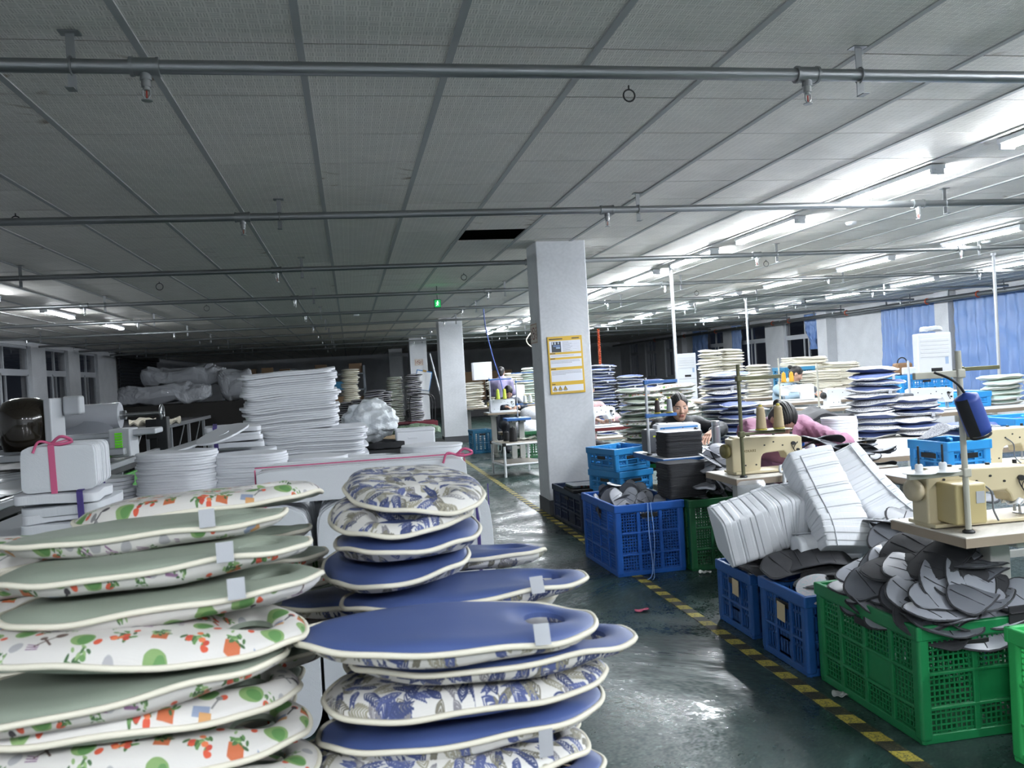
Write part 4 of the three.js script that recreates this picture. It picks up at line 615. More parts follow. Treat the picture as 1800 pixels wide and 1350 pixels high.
// ---------- things on the tables ----------
{ const t = thing('vacuum_flask', 'brushed steel vacuum flask standing behind the olive thread stand', 'flask', [2.76, 0.762, -6.1]); mesh('body', lathe([[0, 0], [0.033, 0], [0.034, 0.01], [0.034, 0.19], [0.03, 0.2], [0, 0.2]], 20), M.steel, t); mesh('lid', lathe([[0.031, 0.2], [0.032, 0.23], [0.028, 0.24], [0, 0.24]], 20), M.steel, t); }
{ const t = thing('baby_bottle', 'white baby bottle with a pink teat by the foam ovals', 'bottle', [3.2, 0.757, -5.5]); mesh('body', lathe([[0, 0], [0.034, 0], [0.036, 0.01], [0.036, 0.11], [0.03, 0.13], [0, 0.13]], 18), M.whitePlastic, t); mesh('collar', lathe([[0, 0.13], [0.036, 0.13], [0.036, 0.15], [0, 0.155]], 18), M.whitePlastic, t); mesh('teat', lathe([[0.02, 0.152], [0.018, 0.17], [0.009, 0.178], [0.008, 0.195], [0, 0.2]], 14), std(0xd9b6c6, 0.5), t, 'pink teat'); }
{ const t = thing('drink_bottle', 'dark drink bottle with a brown and gold label on the beige table', 'bottle', [3.16, 0.763, -4.78]); mesh('glass', lathe([[0, 0], [0.026, 0], [0.027, 0.01], [0.027, 0.085], [0.02, 0.11], [0.014, 0.125], [0.014, 0.14], [0, 0.14]], 18), phys(0x8a7a66, 0.1, { transmission: 0.5, thickness: 0.02 }), t); mesh('label_wrap', lathe([[0.0278, 0.02], [0.0278, 0.08]], 20), std(0xffffff, 0.5, { map: canvasTex(128, 64, (c, w, h) => { c.fillStyle = '#3b2413'; c.fillRect(0, 0, w, h); c.fillStyle = '#b58a2c'; c.fillRect(0, 6, w, 8); c.fillRect(30, 24, 60, 22); c.fillStyle = '#7c9a2c'; c.fillRect(44, 30, 26, 10); }) }), t, 'brown and gold paper label'); mesh('cap', lathe([[0, 0.14], [0.016, 0.14], [0.016, 0.16], [0, 0.16]], 14), M.black, t); }
{ const t = thing('pouch', 'bright blue and black cylindrical pouch hanging from the beige thread stand', 'pouch', [2.228, 1.205, -2.7]); const pr = []; for (let k = 0; k <= 10; k++) pr.push([0.036 * Math.min(1, S(k / 1.2) , S((10 - k) / 1.2)) * (1 + 0.06 * Math.sin(k / 10 * PI)), -0.08 + k * 0.016]); const g = lathe([[0, -0.08], ...pr.slice(1, -1), [0, 0.08]], 28); mesh('body', g, M.blueNeo = std(0x1d3a84, 0.55), t); mesh('side_panel', lathe(pr.slice(1, -1).map(p => [p[0] * 1.012, p[1]]), 10).clone(), M.blackFab, t).scale.set(1, 1, 1); const sp = t.children[1]; sp.geometry = new THREE.LatheGeometry(pr.slice(1, -1).map(p => new THREE.Vector2(p[0] * 1.015, p[1])), 10, -1.7, 1.1); sp.material = std(0x121318, 0.8, { side: THREE.DoubleSide }); mesh('end_trim', new THREE.TorusGeometry(0.03, 0.004, 6, 20).rotateX(PI / 2).translate(0, -0.073, 0), M.blackFab, t); mesh('strap', tube([[0, 0.078, 0], [-0.012, 0.11, 0.004], [-0.03, 0.14, 0.0], [-0.052, 0.172, -0.03]], 0.0045, 20, 5), M.blackFab, t); t.rotation.set(0, 0, 0.36); t.scale.setScalar(1.14); }
{ const g = slabGeo(0.25, 0.26, 0.006, 'rect', (x, z) => 0.09 - 1.1 * Math.abs(x + z * 0.3) * 0.5 + 0.03 * N3(x * 6, z * 6, 1), 2, 16, 10); tag(mesh('foam_offcut', g.translate(3.38, 0.925, -4.3), std(0xa9abb0, 0.85, { map: dotTex })), 'grey felt offcut folded to a peak out of the sky blue crate', 'fabric'); }
{ const g = slabGeo(0.36, 0.26, 0.008, 'oval', (x, z) => 0.05 * Math.cos(9 * x) * Math.cos(7 * z) + 0.035 * N3(x * 12, z * 12, 6), 5, 24, 14); tag(mesh('blue_cloth', g.translate(4.3, 0.81, -4.35), std(0x6aa5d6, 0.7)), 'crumpled pale blue cloth on the white work table', 'cloth'); }
{ const g = slabGeo(0.72, 0.5, 0.03, 'oval', (x, z) => 0.12 * Math.cos(x * 3.6) * Math.cos(z * 3.5) + 0.03 * Math.sin(x * 24 + z * 6) * (0.5 + x) + 0.03 * N3(x * 8, z * 8, 3), 5, 40, 20); tag(mesh('black_cloth', g.translate(3.72, 0.87, -6.38), std(0x17181c, 0.75)), 'heap of black cloth draped over the blue crate', 'cloth'); }
{ const g = slabGeo(0.2, 0.13, 0.004, 'oval', (x, z) => 0.07 * Math.abs(N3(x * 16, z * 16, 3)) + 0.05 * N3(x * 30, z * 30, 5) + 0.03, 5, 24, 14); tag(mesh('crumpled_film', g.translate(2.62, 0.79, -2.9), phys(0xe6e9ee, 0.25, { transmission: 0.3, thickness: 0 })), 'crumpled white plastic film under the front machine arm', 'film'); }
{ const m = mesh('knotted_rag', [tube([[2.5, 0.79, -4.585], [2.48, 0.78, -4.56], [2.47, 0.68, -4.55], [2.455, 0.56, -4.55]], 0.012, 20, 5), tube([[2.5, 0.79, -4.585], [2.53, 0.77, -4.555], [2.55, 0.7, -4.55], [2.545, 0.6, -4.55]], 0.012, 20, 5), tube([[2.5, 0.79, -4.585], [2.47, 0.82, -4.58], [2.46, 0.785, -4.57], [2.5, 0.785, -4.575]], 0.009, 16, 5)], M.white); tag(m, 'white knotted strips hanging over the edge of the beige table', 'rag'); }
{ const g = slabGeo(0.18, 0.3, 0.003, 'rect', (x, z) => 0.02 * N3(x * 14, z * 10, 3), 2, 14, 10); g.rotateX(PI / 2 - 0.1); g.translate(2.27, 0.6, -4.86 + 0.3); tag(mesh('clear_bag', g, phys(0xf4f6f8, 0.12, { transmission: 0.85, thickness: 0 })), 'clear plastic sheet hanging from the end of the beige table', 'film'); }
tag(mesh('foam_cushion', (() => { const g = new THREE.SphereGeometry(0.1, 20, 12); g.scale(1.3, 0.8, 1); return g.translate(2.75, 0.58, -5.7); })(), M.foam2), 'plump white foam cushion beside the silver heap', 'foam');
{ const g = slabGeo(0.4, 0.3, 0.02, 'rect', (x, z) => 0.015 * N3(x * 6, z * 6, 1), 2, 14, 10); tag(mesh('bagged_cushion', g.translate(2.13, 0.375, -7.55), phys(0x6f7a86, 0.25, { clearcoat: 0.5, map: foodTex })), 'cushion in a clear glossy bag lying on the navy crate', 'cushion'); tag(mesh('black_bag', [rbx(0.48, 0.03, 0.36, 0.014, 2.15, 0.356, -7.5)], M.blackFab), 'flat black bag under the bagged cushion', 'bag'); }
tag(mesh('folded_cover', [rbx(0.3, 0.012, 0.22, 0.005, 3.98, 0.758, -4.3), rbx(0.29, 0.012, 0.21, 0.005, 3.985, 0.771, -4.3), rbx(0.3, 0.012, 0.2, 0.005, 3.975, 0.784, -4.305)].map(g => g.translate(0.42, 0, 0)), M.mint), 'folded pale mint covers on the white work table', 'cover');
// ---------- far stacks ----------
const farBag = {};
function farStack(mat, x, z, y0, n, dy) {                                  // beyond the three hundred that show largest: joined below
  for (let k = 0; k < n; k++) { const q = padSet('far', Math.floor(rnd() * 3)), m4 = new THREE.Matrix4().compose(V(x + rr(-0.035, 0.035), y0 + 0.024 + k * dy, z + rr(-0.035, 0.035)), new THREE.Quaternion().setFromEuler(new THREE.Euler(rr(-0.05, 0.05), rr(-0.3, 0.3), rr(-0.05, 0.05), 'YXZ')), V(1, 1, 1)); PADMAT[mat].forEach((mk, i) => (farBag[mk] ||= []).push([q.top, q.bot, q.pipe][i].clone().applyMatrix4(m4))); }
}
padStack('sagefar', 2.88, -8.15, 0.5, 13, 0.057, 'vegetable print cushion', 'left vegetable print stack behind the woman in black', { lx: 0.002, yaw: 0.1, flips: 0.5 });
padStack('sagefar', 3.12, -7.75, 0.5, 10, 0.057, 'vegetable print cushion', 'low vegetable print stack beside the woman in black', { yaw: -0.1, flips: 0.7 });
padStack('sagefar', 3.37, -8.45, 0.5, 13, 0.058, 'vegetable print cushion', 'right vegetable print stack behind the woman in black', { yaw: 0.1, flips: 0.8 });
padStack('bluefar', 3.62, -7.75, 0.5, 15, 0.057, 'blue and speckled cushion', 'tall speckled stack behind the steel flask', { yaw: 0, flips: 0.5 });
padStack('bluefar', 3.62, -7.38, 0.5, 10, 0.057, 'blue and speckled cushion', 'low speckled stack in front of the tall one', { yaw: 0.12, flips: 0.3, jit: 0.02 });
padStack('bluefar', 4.34, -6.4, 0.74, 11, 0.055, 'blue and speckled cushion', 'tall blue stack before the curtain', { yaw: 0.05, flips: 0.5, jit: 0.035 });
padStack('bluefar', 4.68, -6.3, 0.74, 6, 0.056, 'blue and speckled cushion', 'low blue stack next to the tall blue one', { yaw: -0.1, flips: 0.5 });
padStack('mint', 6.5, -7.45, 0.86, 6, 0.05, 'mint cushion', 'mint stack before the blue curtain', { yaw: 0, flips: 0 });
padStack('bluefar', 4.95, -5.4, 0.755, 3, 0.054, 'blue cushion', 'low pile behind the blue pouch', { yaw: 0.4, flips: 0 });
padStack('bluefar', 4.4, -5.35, 0.755, 3, 0.054, 'blue cushion', 'low pile in front of the tall blue stacks', { yaw: -0.2, flips: 0, jit: 0.05 });
padStack('bluefar', 4.3, -14.0, 0.3, 24, 0.051, 'striped blue and white cushion', 'left striped stack beyond the near column', { flips: 0.1 });
padStack('bluefar', 4.75, -13.9, 0.3, 20, 0.051, 'striped blue and white cushion', 'middle striped stack beyond the near column', { flips: 0.1 });
padStack('bluefar', 5.2, -14.1, 0.3, 18, 0.051, 'striped blue and white cushion', 'right striped stack beyond the near column', { flips: 0.1 });
farStack('cream', 6.3, -14.0, 0.8, 17, 0.052);
farStack('cream', 6.75, -14.1, 0.8, 17, 0.052);
farStack('cream', 7.15, -13.9, 0.8, 11, 0.052);
foamStack('rect', 0.62, 0.4, 0.018, 28, 7.2, 0.93, -12.45, 0.1, 'cream folded cover', 'tall cover stack by the teal crate', { mat: M.creamSheet, jit: 0.03, sag: 0.02, yj: 0.1, name: 'folded_cover', cat: 'cover' });
foamStack('rect', 0.5, 0.4, 0.018, 16, 7.22, 0.93, -12.0, 0.1, 'cream folded cover', 'low cover stack by the teal crate', { mat: M.creamSheet, jit: 0.03, sag: 0.02, yj: 0.1, name: 'folded_cover', cat: 'cover' });
foamStack('rect', 0.5, 0.4, 0.018, 22, 7.7, 0.93, -12.25, -0.1, 'cream folded cover', 'right cover stack by the teal crate', { mat: M.creamSheet, jit: 0.03, sag: 0.02, yj: 0.1, name: 'folded_cover', cat: 'cover' });
for (const [x, z, n, g] of [[2.75, -19, 14, 'far cream stack by the dark wall'], [3.65, -18.9, 18, 'far tall stack behind the striped shirt'], [3.35, -19.3, 14, 'far middle stack behind the striped shirt'], [4.1, -19.0, 20, 'far right stack behind the striped shirt']]) farStack(x > 4 ? 'mint' : 'cream', x, z, 0.75, Math.round(n * 0.8), 0.052);
for (const [x, z, n, g, m] of [[0.55, -20.2, 26, 'nearest of the grey speckled stacks', 'purple'], [0.2, -20.6, 22, 'second of the grey speckled stacks', 'purple'], [-0.1, -20.9, 20, 'third of the grey speckled stacks', 'purple'], [0.75, -20.9, 25, 'rear speckled stack towards the aisle', 'purple'], [-0.28, -20.3, 12, 'lowest of the grey speckled stacks', 'purple'], [0.0, -22.6, 40, 'pale stack reaching the shelf', 'cream']]) if (/^(nearest|second)/.test(g)) padStack(m, x, z, 0.12, Math.round(n * 0.83), 0.052, 'grey speckled cushion', g, { flips: 0.3, tags: 0.1, jit: 0.05 }); else farStack(m, x, z, 0.12, Math.round(n * 0.83), 0.052);
tag(mesh('pallet', [rbx(2.0, 0.03, 3.4, 0.005, 0.2, 0.1, -21.4), rbx(2.0, 0.085, 0.1, 0.005, 0.2, 0.0425, -19.8), rbx(2.0, 0.085, 0.1, 0.005, 0.2, 0.0425, -21.4), rbx(2.0, 0.085, 0.1, 0.005, 0.2, 0.0425, -23)], M.woodTop), 'low wooden pallet under the grey speckled stacks', 'pallet');
{ // trolley with a dark red cover
  const t = thing('hand_trolley', 'hand trolley with dark red cover and hooped handles carrying cushion stacks', 'trolley', [1.62, 0, -24.2]);
  mesh('platform', rbx(1.5, 0.06, 0.9, 0.02, 0, 0.24, 0), std(0x4a1420, 0.7), t); mesh('red_cover', [rbx(0.8, 0.2, 0.92, 0.02, 0.35, 0.17, 0)], std(0x5a1524, 0.8), t, 'dark red cloth cover');
  for (const z of [-0.44, 0.44]) mesh('handle', tube([[-0.6 + 0.6, 0.25, z], [0, 0.9, z], [0.05, 1.0, z], [0.6, 1.0, z], [0.68, 0.9, z], [0.68, 0.25, z]], 0.018, 40, 6), M.darkmetal, t);
  for (const [x, z] of [[-0.6, -0.35], [-0.6, 0.35], [0.6, -0.35], [0.6, 0.35]]) mesh('wheel', lathe([[0, -0.02], [0.06, -0.02], [0.06, 0.02], [0, 0.02]], 16).rotateX(PI / 2).translate(x, 0.06, z), M.black, t);
}
farStack('sagefar', 1.25, -24.3, 0.27, 25, 0.052);
farStack('purple', 1.8, -24.2, 0.27, 26, 0.052);
{ const t = new THREE.Group(); t.name = 'far_cushions'; t.userData = { label: 'many more pale and speckled cushions stacked far back in the hall', category: 'cushions', kind: 'stuff' }; scene.add(t); for (const [k, l] of Object.entries(farBag)) mesh('cushion_covers', l, M[k], t, null, 'stuff'); }
// unique labels for everything standing in one stack: count from its top
{
  const by = {}; for (const o of scene.children) { const g = o.userData.group; if (g && (o.name.startsWith('cushion') || o.name.startsWith('folded_cover') || o.name.startsWith('foam_sheet') || o.name.startsWith('felt_panel')) && !g.startsWith('near ') && !/ cushions turned/.test(g)) (by[g] ||= []).push(o); }
  for (const [g, l] of Object.entries(by)) { if (l.length < 2) continue; l.sort((a, b) => b.position.y - a.position.y); l.forEach((o, k) => { const base = o.userData.label.replace(/ in the .*$/, '').replace(/^white foam oval$/, 'white foam oval'), where = /stack|pile|pair|sheets|foam ovals|panels/.test(g) ? g : 'stack'; o.userData.label = (k ? ordW[k] ? base + ', ' + ordW[k] + ' from top, ' : base + ', near the bottom, ' : 'topmost ' + base + ', ') + where; }); }
  for (const [pre, mat] of [['near sage cushions', 'sage green cushion'], ['near blue cushions', 'blue cushion'], ['vegetable print cushions turned over', 'vegetable-print cushion, print side up'], ['leaf print cushions turned over', 'leaf-print cushion, print side up']]) {
    const l = scene.children.filter(o => o.userData.group === pre); l.sort((a, b) => b.position.y - a.position.y);
    l.forEach((o, k) => { const p = o.position, pile = mat.includes('blue') || mat.includes('leaf') ? (p.z < -1.5 ? 'rear blue pile' : 'front blue pile') : p.x < -0.55 ? 'outer sage pile' : p.z < -1.6 ? 'rear sage pile' : 'front sage pile'; o.userData._p = pile; });
    const c = {}; l.forEach(o => { const k = (c[o.userData._p] = (c[o.userData._p] || 0) + 1) - 1; o.userData.label = (k ? mat + ', ' + ordW[k] + ' such from the top' : 'topmost ' + mat) + ' of the near ' + o.userData._p; delete o.userData._p; });
  }
}
// ---------- curtains ----------
const satin = phys(0x7593c6, 0.38, { sheen: 0.6, sheenColor: new THREE.Color(0.5, 0.6, 0.9), sheenRoughness: 0.4, side: THREE.DoubleSide });
function curtain(label, z0, z1, yTop, yBot, folds, o = {}) {
  const nx = 90, ny = 24, pos = [], idx = [], uv = [];
  for (let j = 0; j <= ny; j++) for (let i = 0; i <= nx; i++) {
    const u = i / nx, v = j / ny, amp = 0.045 * (0.5 + 0.5 * v), pinch = o.tie ? 1 - 0.72 * Math.exp(-(((v - o.tie) / 0.3) ** 2)) : 1;
    const zc = (z0 + z1) / 2 + (u - 0.5) * (z1 - z0) * pinch + (o.shift || 0) * v;
    const x = X1 - 0.14 - 1.5 * amp * Math.sin(u * folds * 2 * PI + 0.6 * Math.sin(v * 3 + u * 5)) - 0.035 * N3(u * 26, v * 11, z0) - 0.02 * N3(u * 40, v * 3, 1);
    pos.push(x, yTop + (yBot - yTop) * v, zc); uv.push(u, v);
  }
  for (let j = 0; j < ny; j++) for (let i = 0; i < nx; i++) { const a = j * (nx + 1) + i; idx.push(a, a + 1, a + nx + 1, a + 1, a + nx + 2, a + nx + 1); }
  const g = new THREE.BufferGeometry(); g.setAttribute('position', new THREE.Float32BufferAttribute(pos, 3)); g.setAttribute('uv', new THREE.Float32BufferAttribute(uv, 2)); g.setIndex(idx); g.computeVertexNormals();
  const t = thing('curtain', label, 'curtain'); mesh('drape', g, satin, t); mesh('curtain_rail', rod([X1 - 0.1, yTop + 0.01, z0 + 0.05], [X1 - 0.1, yTop + 0.01, z1 - 0.05], 0.012, 8), M.steel, t);
}
curtain('wide blue satin curtain behind the mint cushions', -11.9, -16.75, 2.62, 0.35, 17);
curtain('blue satin curtain behind the tall white cabinet', -17.2, -19.4, 2.66, 0.4, 8);
curtain('short knotted blue satin curtain beside the open window', -22.1, -23.1, 2.72, 1.68, 4, { tie: 0.85 });
curtain('narrow blue satin curtain between two far windows', -27.2, -28.0, 2.74, 1.0, 3);
curtain('narrow blue satin curtain beside the far cabinet', -30.0, -31.5, 2.74, 1.2, 4);
// ---------- cabinets (tall air conditioners) ----------
function cabinet(label, x, z, w, d, h, turn) {
  const t = thing('air_conditioner', label, 'air conditioner', [x, 0, z], turn);
  mesh('body', rbx(w, h, d, 0.02, 0, h / 2, 0), M.whitePlastic, t);
  for (let k = 0; k < 5; k++) mesh('louvre', rbx(w - 0.08, 0.05, 0.012, 0.004, 0, h - 0.12 - k * 0.065, d / 2 + 0.002), M.white, t);
  mesh('display', rbx(0.17, 0.06, 0.008, 0.003, 0.02, h - 0.62, d / 2 + 0.002), M.black, t, 'dark display window'); mesh('energy_label', rbx(0.05, 0.12, 0.002, 0.0005, w / 2 - 0.08, h - 0.47, d / 2 + 0.002), std(0x9fb3cf, 0.6), t); mesh('door_seam', bx(w - 0.04, 0.008, 0.004, 0, h - 0.7, d / 2), M.grey, t);
}
cabinet('tall white air conditioner cabinet in front of the blue curtains', 9.75, -12.7, 0.52, 0.42, 1.74, -0.45);
cabinet('tall white air conditioner cabinet at the far end of the window wall', 9.2, -22, 0.5, 0.42, 1.75, -0.4);
{ const g = slabGeo(0.36, 0.28, 0.06, 'oval', (x, z) => 0.04 * Math.cos(x * 7) + 0.02 * N3(x * 14, z * 14, 3), 2); tag(mesh('plastic_bag', g.translate(9.75, 1.75, -12.7), phys(0xd4d8de, 0.3, { transmission: 0.2, thickness: 0 })), 'crumpled plastic bag lying on the white cabinet', 'bag'); }
{ const t = thing('handbag', 'brown handbag on the far blue crate', 'handbag', [7.15, 1.145, -9.9]); mesh('body', rbx(0.24, 0.16, 0.12, 0.03, 0, 0.08, 0), std(0x7a5c40, 0.6), t); mesh('handle', new THREE.TorusGeometry(0.07, 0.008, 6, 16, PI).translate(0, 0.16, 0), M.black, t); mesh('white_flap', rbx(0.2, 0.1, 0.04, 0.02, 0.04, 0.05, 0.07), M.white, t); }
// conduits from the ceiling
for (const [x, z, y, l] of [[4.22, -10.45, 1.2, 'white conduit dropping beside the far lamp row'], [8.0, -15.9, 1.0, 'white conduit dropping before the far windows'], [9.0, -10.35, 0.88, 'white conduit dropping before the wide curtain']]) { const t = thing('conduit', l, 'pipe', [x, 0, z]); mesh('tube', rod([0, y, 0], [0, CEIL, 0], 0.022, 10), M.poleWhite, t); mesh('elbow', rbx(0.06, 0.04, 0.05, 0.01, 0, CEIL - 0.02, 0), M.poleWhite, t); }
// ---------- signs ----------
{
  const tex = canvasTex(512, 820, (c, w, h) => {
    c.fillStyle = '#d6ad2e'; c.fillRect(0, 0, w, h); c.fillStyle = '#dfe1ea'; for (const [y, hh] of [[60, 165], [255, 45], [330, 110], [480, 165], [700, 90]]) c.fillRect(22, y, w - 44, hh);
    c.fillStyle = '#26221a'; c.fillRect(22, 26, 200, 16); c.fillRect(360, 24, 110, 16); c.fillRect(24, 234, 80, 11); c.fillRect(24, 310, 70, 11); c.fillRect(24, 458, 72, 11); c.fillRect(24, 676, 50, 10);
    const line = (x, y, L) => { let q = x; while (q < x + L) { const s = 4 + ((q * 7 + y * 3) % 9); c.fillRect(q, y, s, 5); q += s + 3; } };
    c.fillStyle = '#55565e'; line(40, 272, 330); line(34, 344, 420); line(34, 360, 430); line(34, 376, 300); line(34, 494, 430); line(34, 510, 440); line(34, 526, 440); line(34, 542, 200); line(34, 804, 400);
    c.fillStyle = '#232b33'; c.fillRect(54, 74, 140, 148); c.fillStyle = '#5f78a8'; c.fillRect(80, 120, 100, 24); c.fillStyle = '#9db5d0'; c.fillRect(120, 150, 60, 22); c.fillStyle = '#c9d2dc'; c.fillRect(60, 78, 20, 34); c.fillRect(100, 78, 20, 34); c.fillRect(150, 78, 16, 30);
    c.fillStyle = '#70727c'; for (let k = 0; k < 7; k++) { c.fillRect(214, 74 + k * 22, 266, 2); line(222, 82 + k * 22, 90 + (k * 37) % 60); }
    for (let k = 0; k < 3; k++) { const x = 66 + k * 76; c.fillStyle = '#2a2618'; c.beginPath(); c.moveTo(x, 706); c.lineTo(x + 34, 768); c.lineTo(x - 34, 768); c.fill(); c.fillStyle = '#d6ad2e'; c.beginPath(); c.moveTo(x, 722); c.lineTo(x + 22, 761); c.lineTo(x - 22, 761); c.fill(); c.fillStyle = '#2a2618'; c.fillRect(x - 4, 736, 8, 18); c.fillStyle = '#55565e'; c.fillRect(x - 22, 774, 44, 6); }
  });
  const t = thing('safety_board', 'yellow framed safety notice board on the near column', 'sign', [2.165, 1.515, -8.283], 0);
  mesh('board', rbx(0.365, 0.585, 0.01, 0.003), std(0xc9a22c, 0.5), t); mesh('print', new THREE.PlaneGeometry(0.36, 0.58).translate(0, 0, 0.0056), std(0xffffff, 0.4, { map: tex }), t); t.rotation.z = 0.015;
  const ns = canvasTex(256, 200, (c, w, h) => { c.fillStyle = '#cfc8bd'; c.fillRect(0, 0, w, h); c.strokeStyle = '#8a4a3a'; c.lineWidth = 6; c.strokeRect(10, 10, w - 20, h - 20); c.lineWidth = 14; c.strokeStyle = '#7a2f28'; c.beginPath(); c.arc(w / 2, h / 2, 56, 0, 6.3); c.stroke(); c.fillStyle = '#2b2624'; c.fillRect(w / 2 - 34, h / 2 - 6, 68, 12); c.fillRect(w / 2 + 20, h / 2 - 30, 5, 22); c.beginPath(); c.moveTo(w / 2 - 40, h / 2 - 40); c.lineTo(w / 2 + 40, h / 2 + 40); c.stroke(); c.fillStyle = '#7a2f28'; for (let k = 0; k < 4; k++) { c.fillRect(26, 40 + k * 32, 20, 20); c.fillRect(w - 46, 40 + k * 32, 20, 20); } });
  const nm = std(0xffffff, 0.5, { map: ns });
  const a = mesh('no_smoking_sign', [rbx(0.3, 0.21, 0.004, 0.001)], nm); a.geometry = new THREE.BoxGeometry(0.3, 0.21, 0.004); a.rotation.y = -PI / 2; a.position.set(1.912, 1.86, -8.58); tag(a, 'no smoking sign on the side of the near column', 'sign');
  const b = mesh('no_smoking_sign', new THREE.BoxGeometry(0.27, 0.2, 0.004), nm); b.position.set(2.18, 2.0, -26.796); tag(b, 'no smoking sign on the far column above the clipboard', 'sign');
  const e = thing('exit_sign', 'small green lit exit sign hanging from the ceiling', 'sign', [1.29, 2.52, -12]); mesh('case', rbx(0.1, 0.12, 0.03, 0.006), M.darkmetal, e);
  mesh('lit_face', new THREE.PlaneGeometry(0.085, 0.105).translate(0, 0, 0.0165), std(0x000000, 0.5, { emissive: 0xffffff, emissiveIntensity: 1.6, emissiveMap: canvasTex(64, 80, (c, w, h) => { c.fillStyle = '#0a7a3a'; c.fillRect(0, 0, w, h); c.fillStyle = '#c8ffd8'; c.beginPath(); c.arc(34, 16, 7, 0, 6.3); c.fill(); c.lineWidth = 8; c.strokeStyle = '#c8ffd8'; c.beginPath(); c.moveTo(32, 26); c.lineTo(30, 46); c.lineTo(42, 60); c.moveTo(30, 46); c.lineTo(18, 64); c.moveTo(16, 38); c.lineTo(32, 28); c.lineTo(48, 38); c.stroke(); }) }), e, 'green running figure pictogram'); mesh('hanger', rod([0, 0.06, 0], [0, 0.253, 0], 0.005, 6), M.darkmetal, e);
  const l = new THREE.PointLight(0x30ff80, 0.02); l.position.set(0, 0, 0.06); e.add(l);
  const cb = thing('clipboard', 'white papers on a clipboard tilted on the far column', 'clipboard', [2.28, 1.42, -26.78]); mesh('board', rbx(0.5, 0.62, 0.012, 0.006), M.blueStripe, cb); mesh('paper', rbx(0.46, 0.58, 0.006, 0.002, 0, -0.01, 0.01), M.white, cb); mesh('clip', rbx(0.12, 0.06, 0.02, 0.005, 0, 0.3, 0.01), std(0xb08a40, 0.4), cb); cb.rotation.z = -0.22;
}
tag(mesh('leaning_pole', rod([2.95, 0, -26.3], [2.52, 2.25, -26.55], 0.03, 8), M.poleWhite), 'long white pole leaning on the far column', 'pole');
tag(mesh('air_hose', tube([[2.6, CEIL, -16], [2.62, 2.4, -16], [2.75, 1.8, -16.1], [2.9, 1.3, -16.2], [2.95, 1.0, -16.2]], 0.012, 40, 6), std(0x4a62a8, 0.5)), 'blue air hose dropping from the ceiling past the far station', 'hose');
tag(mesh('coil_hose', tube(Array.from({ length: 160 }, (_, i) => [6.4 + 0.03 * Math.cos(i * 0.9), 2.5 - i * 0.0065, -21 + 0.03 * Math.sin(i * 0.9)]), 0.009, 320, 5), M.orange), 'orange coiled air hose hanging beyond the near column', 'hose');
tag(mesh('hose_loop', tube([[4.2, CEIL, -19], [4.2, 2.45, -19], [4.05, 2.2, -19], [4.2, 2.05, -19], [4.4, 2.25, -19], [4.35, 2.5, -19], [4.3, CEIL, -19]], 0.012, 50, 6), M.poleGrey), 'looped pale air hose under the far lamps', 'hose');
// ---------- floor marking tape ----------
{
  const tex = canvasTex(128, 512, (c, w, h) => { c.fillStyle = '#b5a545'; c.fillRect(0, 0, w, h); c.fillStyle = '#2b2920'; c.beginPath(); c.moveTo(0, 60); c.lineTo(w, 0); c.lineTo(w, 256); c.lineTo(0, 316); c.fill(); for (let k = 0; k < 500; k++) { c.fillStyle = k % 2 ? 'rgba(40,52,50,0.5)' : 'rgba(120,112,70,0.35)'; c.fillRect(rr(0, w), rr(0, h), rr(2, 14), rr(2, 20)); } }, [1, 1]);
  const g = new THREE.BoxGeometry(0.07, 0.003, 24); g.translate(1.875, 0.0015, -13.3); const p = g.attributes.position, u = g.attributes.uv; for (let i = 0; i < p.count; i++) u.setXY(i, (p.getX(i) - 1.84) / 0.07, p.getZ(i) / 0.17);
  tag(mesh('floor_tape', g, std(0xffffff, 0.6, { map: tex })), 'worn yellow and black hazard tape along the aisle floor', 'tape');
}
for (const [x, z, l, c] of [[1.62, -4.75, 'pink thread scrap on the green floor', 0xb0506a], [2.33, -5.45, 'white paper scrap beside the dark green crate', 0xd8d8d4], [1.98, -3.25, 'grey paper scrap on the hazard tape', 0x9a9c9a]]) tag(mesh('floor_scrap', slabGeo(0.09, 0.05, 0.002, 'oval', (a, b) => 0.02 * Math.abs(N3(a * 30, b * 30, x)), 1).translate(x, 0.004, z), std(c, 0.8)), l, 'scrap');
